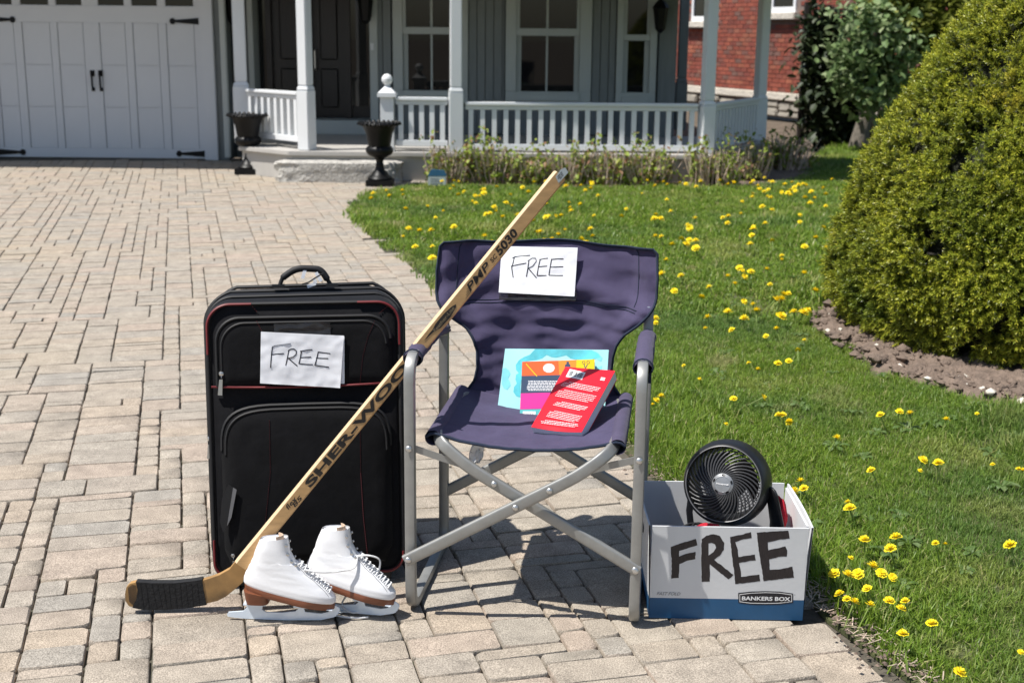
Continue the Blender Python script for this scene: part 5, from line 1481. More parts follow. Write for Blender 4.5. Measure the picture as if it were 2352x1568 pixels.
paper('paper_sign', 'white paper with handwritten FREE taped to the purple backrest of the camp chair', [(883, 148), (1413, 158), (1390, 497), (863, 470)], c5, chair_p, chn,
      [[(972, 226), (962, 270), (954, 300), (964, 366)], [(958, 232), (975, 222), (1030, 216), (1082, 212)], [(948, 288), (1000, 276), (1056, 266)],
       [(1074, 246), (1066, 300), (1056, 360)], [(1066, 252), (1095, 232), (1120, 232), (1124, 252), (1098, 286), (1064, 302)], [(1066, 298), (1095, 332), (1126, 368)],
       [(1152, 240), (1140, 290), (1130, 350)], [(1146, 242), (1175, 236), (1206, 232)], [(1138, 292), (1170, 288), (1200, 286)], [(1130, 352), (1162, 352), (1196, 352)],
       [(1232, 236), (1222, 290), (1212, 350)], [(1228, 240), (1270, 236), (1314, 236)], [(1220, 294), (1265, 292), (1312, 290)], [(1212, 350), (1260, 352), (1310, 352)]], .00140,
      lambda a, b: .002 * math.sin(2.5 * a + 2 * b) + .0015 * mnoise.noise(Vector((a * 5, b * 4, 13))) + .004 * max(0, b - .78) * (1 + math.sin(20 * a)) + .0012 * mnoise.noise(Vector((a * 13, b * 10, 18))), [(866, 455), (1405, 470), (1398, 532), (862, 520)])

# ================================================================== BOOKS on the seat
c6 = lambda x, y: ((1900 + x / 3.6467) / 1.7415, (1350 + y / 3.6467) / 1.7415)
def wplane(w_): return CO + CW_ * w_, CW_
def slab_book(name, label, bl, br, tl, trr, wb_, wt_, th, cover, pages='pages', round_=.0, face_lift=0.0):
    """hinged on four picture points: bottom edge at depth wb_, top edge at depth wt_ (chair frame)"""
    Pb, nb_ = wplane(wb_); Pt, _ = wplane(wt_)
    A, B = gp(*bl, Pb, nb_), gp(*br, Pb, nb_); Cc, D = gp(*trr, Pt, nb_), gp(*tl, Pt, nb_)
    ex = (B - A).normalized(); ey = (D - A); ey = (ey - ex * ey.dot(ex)).normalized(); nz = ex.cross(ey)
    wB = (B - A).length; hB = (D - A).dot(ey); shx = (D - A).dot(ex); wT = (Cc - D).length
    t = thing(name, label, 'book', tuple(A))
    q = [(0, 0), (wB, 0), (shx + wT, hB), (shx, hB)]
    m_ = MB(); m_.prism(q, A, ex, ey, .0022, lift=-.0022); cv = m_.build('cover', cover, t)
    m_ = MB(); m_.prism([(p[0] * .985 + .003, p[1] * .985 + .003) for p in q], A, ex, ey, th - .0046, lift=-th + .0023); m_.build('pages', pages, t)
    m_ = MB(); m_.prism(q, A, ex, ey, .0022, lift=-th); m_.build('back_cover', cover, t)
    def uv(x, y):
        v = gp(x, y, A, nz) - A; return (v.dot(ex), v.dot(ey))
    return t, A, ex, ey, uv, cv
def lines(m_, A, ex, ey, x0, y0, x1, dy, n, hgt, mi=0, skew=(0, 0)):
    for k in range(n):
        x = x0 + random.uniform(0, .004); y = y0 - dy * k
        xe = x1 - random.uniform(0, .012) if k < n - 1 else x0 + (x1 - x0) * random.uniform(.4, .9)
        while x < xe:
            wl = random.uniform(.003, .010); e = min(x + wl, xe)
            m_.prism([(x, y), (e, y), (e, y + hgt), (x, y + hgt)], A, ex, ey, .0002, mi, lift=.0006); x = e + .0016
def barcode(t, A, ex, ey, x0, y0, x1, y1, vert=True):
    m_ = MB(); m_.prism([(x0, y0), (x1, y0), (x1, y1), (x0, y1)], A, ex, ey, .0003, lift=.0005); m_.build('barcode_label', 'white_ink', t)
    m_ = MB(); xa = x0 + (x1 - x0) * .12; xb = x0 + (x1 - x0) * .88; x = xa
    while x < xb:
        wv = random.choice((.0006, .0006, .0011, .0016)); 
        if not (.62 < (x - xa) / (xb - xa) < .72): m_.prism([(x, y0 + (y1 - y0) * .22), (x + wv, y0 + (y1 - y0) * .22), (x + wv, y0 + (y1 - y0) * .8), (x, y0 + (y1 - y0) * .8)], A, ex, ey, .0002, lift=.0009)
        x += wv + random.choice((.0006, .001, .0014))
    m_.build('barcode', 'ink', t)
t, A, ex, ey, uv, cv = slab_book('picture_book', 'large pale turquoise picture book standing against the backrest behind the others', c6(300, 1245), c6(1880, 1275), c6(440, 160), c6(1950, 185), .335, .425, .011, 'bk_cyan')
m_ = MB()
blob = [(880, 165), (1150, 172), (1450, 178), (1700, 182), (1800, 230), (1830, 290), (1640, 330), (1480, 320), (1390, 300), (1330, 255), (1250, 275), (1180, 290), (1110, 280), (1045, 250), (980, 300), (900, 325), (800, 335), (720, 350), (690, 420), (685, 560), (660, 700), (665, 870), (600, 850), (560, 790), (570, 720), (610, 670), (590, 610), (600, 540), (640, 515), (600, 470), (595, 400), (640, 330), (720, 280), (800, 250)]
m_.prism([uv(*c6(*p)) for p in blob], A, ex, ey, .0003, lift=.0004); m_.build('painted_cloud', 'bk_cloud', t)
m_ = MB()
for bl_ in ([(400, 450), (450, 440), (500, 480), (520, 530), (480, 600), (510, 640), (520, 700), (470, 760), (420, 740), (390, 680)], [(1700, 215), (1760, 205), (1820, 250), (1860, 300), (1840, 350), (1780, 320)], [(1790, 430), (1850, 410), (1850, 480), (1800, 500)]):
    m_.prism([uv(*c6(*p)) for p in bl_], A, ex, ey, .0002, lift=.0004)
m_.build('painted_wash', 'bk_cloud2', t)
u0 = uv(*c6(360, 1232)); u1 = uv(*c6(608, 1105)); barcode(t, A, ex, ey, u0[0], u0[1], u1[0], u1[1])
t, A, ex, ey, uv, cv = slab_book('craft_book', 'craft book with orange, slate and pink bands between the turquoise and red books', c6(645, 1300), c6(1740, 1310), c6(688, 350), c6(1745, 315), .300, .392, .013, 'bk_teal')
def patch(pts, mname, nm='colour_band', lift=.0004):
    m_ = MB(); m_.prism([uv(*c6(*p)) for p in pts], A, ex, ey, .0003, lift=lift); return m_.build(nm, mname, t)
patch([(681, 560), (1228, 545), (1215, 335), (688, 352)], 'bk_orange'); patch([(1229, 545), (1470, 537), (1480, 325), (1216, 335)], 'bk_amber'); patch([(1471, 537), (1740, 528), (1745, 316), (1481, 325)], 'bk_yellow')
patch([(668, 812), (1738, 785), (1740, 529), (682, 561)], 'bk_navy'); patch([(657, 1045), (1735, 1015), (1738, 786), (668, 813)], 'bk_pink')
m_ = MB(); cc_ = uv(*c6(1078, 445)); n_ = 48
m_.prism([(cc_[0] + (.0155 + (.0009 if k % 2 else -.0009)) * math.cos(2 * math.pi * k / n_), cc_[1] + (.0125 + (.0009 if k % 2 else -.0009)) * math.sin(2 * math.pi * k / n_)) for k in range(n_)], A, ex, ey, .0003, lift=.0008); m_.build('paper_doily', 'white_ink', t)
m_ = MB(); m_.ribbon([uv(*c6(745, 382)), uv(*c6(905, 565))], A, ex, ey, .0022, .0003, lift=.0008); m_.build('pencil_print', 'bk_yellow', t)
m_ = MB(); m_.prism([uv(*c6(*p)) for p in [(1310, 460), (1395, 455), (1390, 395), (1370, 380), (1368, 350), (1335, 350), (1335, 385), (1312, 400)]], A, ex, ey, .0003, lift=.0008)
def ringp(cx, cy, r): 
    c = uv(*c6(cx, cy)); m_.tube([A + ex * (c[0] + r * math.cos(a)) + ey * (c[1] + r * math.sin(a)) + ex.cross(ey) * .0009 for a in [2 * math.pi * k / 14 for k in range(14)]], .0007, 4, closed=True)
ringp(1585, 365, .0038); ringp(1650, 360, .0038); m_.ribbon([uv(*c6(1592, 392)), uv(*c6(1615, 475))], A, ex, ey, .0022, .0003, lift=.0008); m_.ribbon([uv(*c6(1640, 390)), uv(*c6(1600, 475))], A, ex, ey, .0022, .0003, lift=.0008)
m_.build('printed_tools', 'bk_navy', t)
m_ = MB(); a_ = uv(*c6(760, 640)); b_ = uv(*c6(1200, 620)); lines(m_, A, ex, ey, a_[0], a_[1], b_[0] + .02, .0042, 7, .0022); m_.build('printed_text', 'white_ink', t)
u0 = uv(*c6(692, 1262)); u1 = uv(*c6(885, 1075)); barcode(t, A, ex, ey, u0[0], u0[1], u1[0], u1[1])
# red paperback, curled at the bottom
Pb, nbk = wplane(.135); Pt, _ = wplane(.325)
A, B = gp(*c6(820, 1300), wplane(.15)[0], nbk), gp(*c6(1555, 1375), wplane(.110)[0], nbk); D = gp(*c6(1318, 425), wplane(.345)[0], nbk); Cc = gp(*c6(2045, 548), wplane(.305)[0], nbk)
ex = (B - A).normalized(); ey = (D - A); shx = ey.dot(ex); ey = (ey - ex * shx); hB = ey.length; ey.normalize(); nz = ex.cross(ey); wB = (B - A).length; wT = (Cc - D).length
t = thing('paperback_book', 'thick red paperback with white print lying slanted in front on the seat', 'book', tuple(A))
def uv(x, y):
    v = gp(x, y, A, nz) - A; return (v.dot(ex), v.dot(ey))
def rb(a, b, lift):
    x = shx * b + (wB + (wT - wB) * b) * a; y = hB * b
    return A + ex * x + ey * y + nz * (lift - .012 * (1 - b) ** 3 * math.sin(a * math.pi) * .5)
TH = .030
m_ = MB(); m_.sheet(lambda a, b: rb(a, b, 0), 10, 14, .0008, nrm=nz); m_.build('cover', 'bk_red', t, smooth=40)
m_ = MB(); m_.sheet(lambda a, b: rb(a * .99 + .004, b * .99 + .004, -.001), 10, 14, TH - .002, nrm=nz); m_.build('pages', 'pages', t, smooth=40)
m_ = MB(); m_.sheet(lambda a, b: rb(a, b, -TH), 10, 14, .0008, nrm=nz); m_.build('back_cover', 'bk_red', t, smooth=40)
u0 = uv(*c6(1335, 570)); u1 = uv(*c6(1600, 520))
def qd(pts, mname, nm, lift=.0006):
    m_ = MB(); m_.prism([uv(*c6(*p)) for p in pts], A, ex, ey, .0003, lift=lift); return m_.build(nm, mname, t)
qd([(1325, 572), (1560, 618), (1613, 512), (1385, 460)], 'white_ink', 'barcode_label'); 
m_ = MB()
for k in range(22):
    f = .05 + .9 * k / 22
    if .33 < f < .40 or .58 < f < .62: continue
    p0 = (1385 + (1613 - 1385) * f, 460 + (512 - 460) * f); p1 = (1325 + (1560 - 1325) * f, 572 + (618 - 572) * f)
    q0 = (p0[0] * .8 + p1[0] * .2, p0[1] * .8 + p1[1] * .2); q1 = (p0[0] * .2 + p1[0] * .8, p0[1] * .2 + p1[1] * .8)
    m_.ribbon([uv(*c6(*q0)), uv(*c6(*q1))], A, ex, ey, random.choice((.0006, .0010, .0014)), .0002, lift=.001)
m_.build('barcode', 'ink', t)
m_ = MB()
def para(x0, y0, x1, y1, n, dx, dy, ind=0):
    for k in range(n):
        a = (x0 + dx * k, y0 + dy * k); b = (x1 + dx * k, y1 + dy * k)
        f = 0 if k else .12
        e = 1 if k < n - 1 else .9
        while f < e:
            g = min(f + random.uniform(.02, .07), e)
            m_.ribbon([uv(*c6(a[0] + (b[0] - a[0]) * f, a[1] + (b[1] - a[1]) * f)), uv(*c6(a[0] + (b[0] - a[0]) * g, a[1] + (b[1] - a[1]) * g))], A, ex, ey, .0017, .0002, lift=.0009); f = g + .013
para(1315, 640, 1830, 740, 4, -20, 19); para(1240, 755, 1770, 860, 5, -17, 23); para(1215, 930, 1650, 1020, 4, -24, 17); para(1105, 1062, 1560, 1155, 5, -16, 21); para(960, 1200, 1500, 1268, 3, 4, 22)
m_.build('printed_text', 'white_ink', t)
m_ = MB(); 
for (x, y) in ((1838, 590), (1828, 615)):
    m_.ribbon([uv(*c6(x, y)), uv(*c6(x + 62, y + 8))], A, ex, ey, .0042, .0003, lift=.0009)
m_.build('publisher_mark', 'white_ink', t)

# ================================================================== HOCKEY STICK
S1, S2 = gy(541, 1312, 2.930), gy(1160, 556, 3.150)
sa_ = (S2 - S1).normalized()
sb_ = Vector((0, -1, .10)); sb_ = (sb_ - sa_ * sb_.dot(sa_)).normalized()        # roughly facing us
sw_ = sb_.cross(sa_).normalized()                                               # across the face
if sw_.x > 0: sw_ = -sw_                                                        # towards the upper left
fn = (sb_ - sw_ * .20).normalized(); up_l = (sw_ + sb_ * .20).normalized()
fn = (fn - sa_ * fn.dot(sa_)).normalized(); up_l = (up_l - sa_ * up_l.dot(sa_)).normalized()
top_s = 0
for k in range(4000):
    if proj(S1 + sa_ * (k * .0005))[0] >= 1284: top_s = k * .0005; break
stick = thing('hockey_stick', 'wooden hockey stick with black lettering leaning across the suitcase and chair', 'hockey stick', tuple(S1))
FWs, THs = .0345, .021
m_ = MB()
prof = []
def oct_(s, k=1.0):
    a, b, c = FWs / 2 * k, THs / 2 * k, .0035
    return [S1 + sa_ * s + up_l * x + fn * y for x, y in ((a - c, b), (a, b - c), (a, -b + c), (a - c, -b), (-a + c, -b), (-a, -b + c), (-a, b - c), (-a + c, b))]
rings = [oct_(.02, .97)] + [oct_(.03 + (top_s - .03) * k / 20) for k in range(21)] + [oct_(top_s + .003, .93)]
k0 = len(m_.v); 
for r in rings: m_.v += [tuple(p) for p in r]
for i in range(len(rings) - 1):
    for a in range(8):
        b = (a + 1) % 8; m_.f.append((i * 8 + a, i * 8 + b, (i + 1) * 8 + b, (i + 1) * 8 + a)); m_.m.append(1 if a in (0, 1, 2) else 0)
m_.f.append(tuple(range(7, -1, -1))); m_.m.append(0); m_.f.append(tuple((len(rings) - 1) * 8 + a for a in range(8))); m_.m.append(1)
shaft = m_.build('shaft', ['wood', 'wood_edge'], stick, recalc=True)
SF = S1 + fn * (THs / 2)
def suv(x, y):
    v = gp(x, y, SF, fn) - SF; return (v.dot(sa_), v.dot(up_l))
def word(txt, p0, p1, h, mname='print', bold=.03, shear=.0, off=0.0, nm='lettering', lift=.0003):
    a, b = suv(*p0)[0], suv(*p1)[0]
    m_ = MB(); m_.text(txt, SF + sa_ * a + up_l * (-h / 2 + off), sa_, up_l, h, b - a, bold=bold, shear=shear, lift=lift); o = m_.build(nm, mname, shaft); return o
word('SHER-WOOD', (703, 1113), (966, 797), .0225, bold=.04)
word('5030', (1137, 579), (1179, 525), .0215, bold=.035, shear=.15)
word('PMP', (1073, 664), (1121, 604), .0185, bold=.018, shear=.25)
word('SC', (1126, 600), (1138, 583), .011, bold=.02, shear=.2, off=-.001)
word('flex', (660, 1168), (680, 1142), .012, bold=.02, shear=.2, off=.004); word('85', (671, 1160), (690, 1138), .011, bold=.02, shear=.2, off=-.006)
m_ = MB()
for k in range(4):
    a0_ = suv(1058 + 4 * k, 676 - 4 * k)[0]; m_.prism([(a0_, -.011 + .004 * k), (a0_ + .022, -.010 + .004 * k), (a0_ + .022, -.0092 + .004 * k), (a0_, -.0102 + .004 * k)], SF, sa_, up_l, .0003, lift=.0003)
m_.build('speed_lines', 'print', shaft)
m_ = MB(); f0 = suv(976, 784)[0]; f1 = suv(1043, 695)[0]; L_ = f1 - f0
m_.prism([(f0, .003), (f0 + .25 * L_, -.001), (f0 + .42 * L_, -.009), (f0 + .72 * L_, -.011), (f0 + .95 * L_, -.006), (f1, -.001), (f0 + .92 * L_, .0035), (f0 + .7 * L_, .0075), (f0 + .42 * L_, .008), (f0 + .30 * L_, .0045), (f0 + .15 * L_, .0045)], SF, sa_, up_l, .0004, lift=.0003); m_.build('feather_mark', 'print', shaft)
word('Feather-Lite', (993, 757), (1037, 702), .0085, 'print_gold', .0, .1, -.001, lift=.0009)
# silver sticker near the top and grain knocks
m_ = MB(); a0_ = suv(1270, 409)[0]; m_.prism([(a0_, -.008), (a0_ + .036, -.010), (a0_ + .040, .004), (a0_ + .028, .010), (a0_ + .006, .008)], SF, sa_, up_l, .0004, lift=.0003); m_.build('sticker', 'sign_white', shaft)
m_ = MB(); lines(m_, SF, sa_, up_l, a0_ + .006, .003, a0_ + .034, .004, 3, .002); m_.build('sticker_print', 'ink', shaft)
# blade
BN = Vector((.05, -1, 0)).normalized()
BP_ = gy(400, 1396, 2.962)
bx2 = Vector((1, 0, 0)) - BN * BN.x; bx2.normalize(); by2 = bx2.cross(BN) * -1
by2 = BN.cross(bx2); by2 = by2 if by2.z > 0 else -by2
bx2 = by2.cross(BN).normalized(); bx2 = bx2 if bx2.x > 0 else -bx2
def buv(x, y):
    v = gp(x, y, BP_, BN) - BP_; return (v.dot(bx2), v.dot(by2))
def curved(poly, th, nm, mats, par, n_sub=True, extra=0.0, curve=0.0):
    """extruded outline, toe curling towards us"""
    m_ = MB(); m_.prism(poly, BP_, bx2, by2, th, lift=-th / 2)
    fnb = bx2.cross(by2)
    out = []
    for p in m_.v:
        v = Vector(p) - BP_; x = v.dot(bx2); out.append(Vector(p) + BN * 1 * (curve * max(0, -(x - .08)) ** 2 / .05))
    m_.v = [tuple(p) for p in out]
    return m_.build(nm, mats, par, recalc=True)
def dense(pts, closed=True):
    out = []
    for a, b in zip(pts, pts[1:] + pts[:1]):
        n = max(1, int(math.hypot(b[0] - a[0], b[1] - a[1]) / 12))
        for k in range(n): out.append((a[0] + (b[0] - a[0]) * k / n, a[1] + (b[1] - a[1]) * k / n))
    return out
sl_ = [proj(S1 + sa_ * .105 + up_l * FWs / 2 * .98)[:2], proj(S1 + sa_ * .105 - up_l * FWs / 2 * .98)[:2]]
sl2_ = [proj(S1 + sa_ * .03 + up_l * FWs / 2 * .98)[:2], proj(S1 + sa_ * .03 - up_l * FWs / 2 * .98)[:2]]
wood_px = dense([(292, 1345), (289, 1360), (290, 1376), (298, 1388), (312, 1391), (340, 1393), (380, 1393), (430, 1389), (474, 1382), (500, 1376), (520, 1366), (540, 1350), (558, 1334), sl2_[1], sl_[1], sl_[0], sl2_[0], (528, 1304), (505, 1317), (482, 1325), (464, 1330), (440, 1333), (400, 1337), (350, 1337), (312, 1334), (300, 1337)])
blade = curved([buv(*p) for p in wood_px][::-1], .0165, 'blade', 'blade_wood', stick)
tape_px = dense([(314, 1332), (350, 1334.5), (400, 1334.5), (440, 1330.5), (466, 1326.5), (469, 1350), (476, 1384.5), (430, 1392), (380, 1396), (330, 1395.5), (306, 1391), (316, 1370), (318, 1350)])
curved([buv(*p) for p in tape_px][::-1], .0205, 'tape_wrap', 'stick_tape', blade)
m_ = MB()
for k in range(9):
    x = 296 + 2.2 * k; a = buv(x, 1338 + abs(4 - k) * .5 + max(0, 5 - k)); b = buv(x + 3.5, 1386 - max(0, 4 - k) * 2)
    pts = []
    for f in (0, .5, 1):
        q = (a[0] + (b[0] - a[0]) * f, a[1] + (b[1] - a[1]) * f); pts.append(BP_ + bx2 * q[0] + by2 * q[1] + BN * .0086)
    m_.tube(pts, .0006, 4)
m_.build('toe_grooves', 'ink', blade)
m_ = MB()
for k in range(11):
    x = 324 + 13 * k; a = buv(x, 1335); b = buv(x + random.uniform(4, 12), 1391)
    pts = []
    for f in (0, .5, 1):
        q = (a[0] + (b[0] - a[0]) * f, a[1] + (b[1] - a[1]) * f); pts.append(BP_ + bx2 * q[0] + by2 * q[1] + BN * .0106)
    m_.tube(pts, .0008, 4, flat=.0003)
m_.build('tape_ridges', 'stick_tape', blade)

# ================================================================== FIGURE SKATES
def skate(Pheel, Ptoe, label, lace_dir, top_dx=0):
    d = (Ptoe - Pheel); d.z = 0; L_ = d.length; k = L_ / .282; d.normalize(); lat = Vector((-d.y, d.x, 0))
    mt = Matrix(((d.x, lat.x, 0, 0), (d.y, lat.y, 0, 0), (0, 0, 1, 0), (0, 0, 0, 1))); o = Pheel + d * (.045 * k)
    mt = Matrix.Translation((o.x, o.y, .003)) @ mt @ Matrix.Scale(k, 4)
    t = thing('figure_skate', label, 'ice skate', group='pair of white figure skates', mt=mt)
    B = lambda m_, nm, ma, par=t, **kw: m_.build(nm, ma, par, local=True, **kw)
    LV = [(.092, .046, .004, .222, .034, .026), (.100, .054, -.001, .228, .0365, .028), (.112, .068, .000, .227, .036, .0285), (.124, .082, .004, .214, .033, .028), (.140, .098, .012, .192, .030, .027),
          (.155, .120, .019, .160, .027, .026), (.172, .148, .027, .134, .0255, .0255), (.193, .180, .035, .118, .024, .024), (.214, .219, .045, .113, .020, .020)]
    def level(f):
        i = min(int(f), len(LV) - 2); u = f - i; return [a + (b - a) * u for a, b in zip(LV[i], LV[i + 1])]
    def bp(q, f, shr=0.0):
        zh, zt, xb, xf, wf_, wb2 = level(f); a = q * 2 * math.pi; c, s_ = math.cos(a), math.sin(a)
        cx, rx = (xb + xf) / 2, (xf - xb) / 2 - shr
        x = cx + rx * math.copysign(abs(c) ** .8, c)
        g = min(1, max(0, (x - xb) / (xf - xb))); wv = (wb2 + (wf_ - wb2) * min(1, g * 1.5)) - shr
        y = wv * math.copysign(abs(s_) ** .85, s_)
        z = zh + (zt - zh) * min(1.0, max(0, x / .222)) if f < 6 else zh + (zt - zh) * g
        # rounded toe cap
        cz = .0013 * math.sin(f * 5.5 + 6 * a) * math.exp(-((f - 4.9) / 1.1) ** 2) + .0012 * mnoise.noise(Vector((x * 26, y * 26, z * 30)))
        y += math.copysign(cz, y); x += cz * .8
        if f < 4.5: z -= .006 * max(0, (x - .175) / .05) ** 2 * (f / 4.5)
        return Vector((x, y, z))
    m_ = MB(); NU_, NV_ = 40, 32
    m_.grid(lambda q, v: bp(q, v * 8), NU_, NV_)
    m_.grid(lambda q, v: bp(1 - q, 8 - 2.6 * v, .003) - Vector((0, 0, .0008)), NU_, 10, 0)
    boot = B(m_, 'boot', 'leather', smooth=60)
    m_ = MB(); m_.add([bp(i / 24, 7.86, .002) for i in range(24)], [tuple(range(24))]); m_.build('lining', 'leather', boot, local=True)
    # tongue
    m_ = MB(); m_.sheet(lambda a, b: Vector((.094 + .012 * (1 - (2 * a - 1) ** 2) + .012 * b * 0 - .004 * b, (a - .5) * .030, .188 + .036 * b)), 8, 6, .004, nrm=(1, 0, 0)); m_.build('tongue', 'tongue', boot, local=True, smooth=60)
    # brown sole with heel
    m_ = MB(); N_ = 40
    ou = [bp(i / N_, 0) for i in range(N_)]
    def so_(p, dz, sc=1.03): 
        c = Vector((.108, 0, 0)); return Vector((c.x + (p.x - c.x) * sc, p.y * (sc + .03), p.z + dz))
    loft(m_, [[so_(p, -.013, 1.0) for p in ou], [so_(p, -.011, 1.025) for p in ou], [so_(p, .004, 1.03) for p in ou], [so_(p, .005, 1.01) for p in ou]])
    sole = B(m_, 'sole', 'sole', smooth=40)
    def hp(q, v):
        a = q * 2 * math.pi; c, s_ = math.cos(a), math.sin(a); rx = .030 - .002 * v; cx = .031 + .003 * v
        x = cx + rx * math.copysign(abs(c) ** .45, c); y = (.030 - .003 * v) * math.copysign(abs(s_) ** .6, s_)
        return (x, y, (.077 - .20 * (x - .03)) * (1 - v) + .0465 * v)
    m_ = MB(); rg = [[hp(i / 32, v) for i in range(32)] for v in (1, .9, .5, 0)]; loft(m_, rg); m_.build('heel', 'sole', sole, local=True, smooth=40)
    # blade
    outl = [(-.045, .003), (-.030, .0005), (.0, -.0015), (.10, -.0025), (.19, .001), (.222, .010), (.229, .0135), (.228, .016), (.233, .018), (.232, .021), (.236, .0235), (.235, .026), (.238, .029), (.236, .035), (.228, .0405), (.20, .0415), (.142, .0425), (.128, .0415), (.134, .030), (.126, .022), (.09, .0175), (.052, .0175), (.042, .024), (.044, .036), (.052, .042), (.004, .0445), (-.003, .042), (.004, .036), (.003, .027), (-.006, .0185), (-.043, .0145), (-.047, .009)]
    hole = [(.150, .021), (.190, .018), (.209, .023), (.213, .031), (.202, .0365), (.160, .0375), (.147, .032)]
    m_ = MB(); m_.prism(outl, (0, .002, 0), (1, 0, 0), (0, 0, 1), .004, holes=[hole[::-1]]); bl = B(m_, 'blade', 'steel', recalc=True)
    m_ = MB(); m_.hexa([(.0, -.02, .0425), (.056, -.02, .0425), (.056, .02, .0425), (.0, .02, .0425), (.0, -.02, .0462), (.056, -.02, .0462), (.056, .02, .0462), (.0, .02, .0462)])
    m_.hexa([(.126, -.022, .0415), (.222, -.022, .036), (.222, .022, .036), (.126, .022, .0415), (.126, -.022, .0505), (.222, -.022, .0375), (.222, .022, .0375), (.126, .022, .0505)]); m_.build('mounting_plate', 'steel', bl, local=True)
    # eyelet hooks and laces
    m_ = MB(); m2 = MB()
    for s_ in (-1, 1):
        for f in (5.75, 6.35, 6.95, 7.55):
            p = bp(.5 + s_ * (-.5 + .085), f); n2 = Vector((.55, s_ * .8, .1)).normalized()
            m_.lathe([(.0042, 0), (.0042, .0012), (.0022, .002), (.003, .005), (.001, .006)], 8, mt=Matrix.Translation(p) @ n2.to_track_quat('Z', 'Y').to_matrix().to_4x4())
    m_.build('lace_hook', 'chrome', boot, local=True, smooth=50)
    for i in range(9):
        f = 2.9 + i * .33; 
        a, b = bp(.045, f), bp(1 - .045, f + .22); mid = (a + b) / 2 + Vector((.005, 0, .004)); m2.tube([a + Vector((.001, .002, 0)), mid, b + Vector((.001, -.002, 0))], .0021, 6)
        a, b = bp(.045, f + .22), bp(1 - .045, f); mid = (a + b) / 2 + Vector((.008, 0, .007)); m2.tube([a + Vector((.001, .002, 0)), mid, b + Vector((.001, -.002, 0))], .0021, 6)
    # knot and tail
    m2.build('laces', 'lace', boot, local=True, smooth=60)
    m_ = MB()
    pts = [bp(.075, f) + Vector((.0006, .0004, 0)) for f in [2.4 + .25 * k for k in range(14)]]; m_.tube(pts, .0005, 4)
    pts = [bp(1 - .075, f) + Vector((.0006, -.0004, 0)) for f in [2.4 + .25 * k for k in range(14)]]; m_.tube(pts, .0005, 4)
    m_.build('stitching', 'grey_ink', boot, local=True)
    return t, mt, bp
h1, t1 = gz(524, 1419), gz(781, 1427)
s1_, mt1, bp1 = skate(h1, t1, 'white figure skate in front with its whole blade showing next to the stick blade', 1)
h2, t2 = gz(668, 1391), gz(917, 1420)
s2_, mt2, bp2 = skate(h2, t2, 'white figure skate behind the other, between it and the chair leg', 1)
# loose laces
def drape(pts, r, par, nm='loose_lace'):
    m_ = MB(); P = [Vector(p) for p in pts]; out = []
    for i in range(len(P) - 1):
        p0, p1, p2, p3 = P[max(i - 1, 0)], P[i], P[i + 1], P[min(i + 2, len(P) - 1)]
        for k in range(6):
            u = k / 6; out.append(.5 * ((2 * p1) + (p2 - p0) * u + (2 * p0 - 5 * p1 + 4 * p2 - p3) * u * u + (3 * p1 - p0 - 3 * p2 + p3) * u ** 3))
    out.append(P[-1]); m_.tube(out, r, 6); return m_.build(nm, 'lace', par, smooth=60)
a = mt1 @ (bp1(.955, 5.3) + Vector((.004, -.003, 0))); b = mt2 @ (bp2(.955, 5.9) + Vector((.003, -.004, 0)))
c_ = mt2 @ (bp2(.84, 4.9) + Vector((0, -.005, 0)))
drape([a, a.lerp(c_, .35) + Vector((0, -.010, -.004)), a.lerp(c_, .7) + Vector((0, -.008, -.004)), c_ + Vector((0, -.004, .002)), b], .0026, s2_)
drape([b, b + Vector((.03, -.01, .006)), b + Vector((.055, 0, -.01)), b + Vector((.05, 0, -.045)), b + Vector((.03, -.005, -.07))], .0022, s2_)
g0 = gz(792, 1384, .05) + Vector((0, .075, 0)); 
drape([g0 + Vector((-.01, .04, .03)), g0 + Vector((.0, 0, -.0)), g0 + Vector((-.015, -.02, -.03)), g0 + Vector((.01, -.035, -.044)), g0 + Vector((.035, -.03, -.045))], .0024, s2_)
drape([g0 + Vector((-.005, .04, .03)), g0 + Vector((.012, .01, .01)), g0 + Vector((.02, -.01, -.02)), g0 + Vector((-.0, -.02, -.044)), g0 + Vector((-.03, -.045, -.046)), g0 + Vector((.02, -.06, -.047)), g0 + Vector((.055, -.055, -.047))], .0024, s2_)

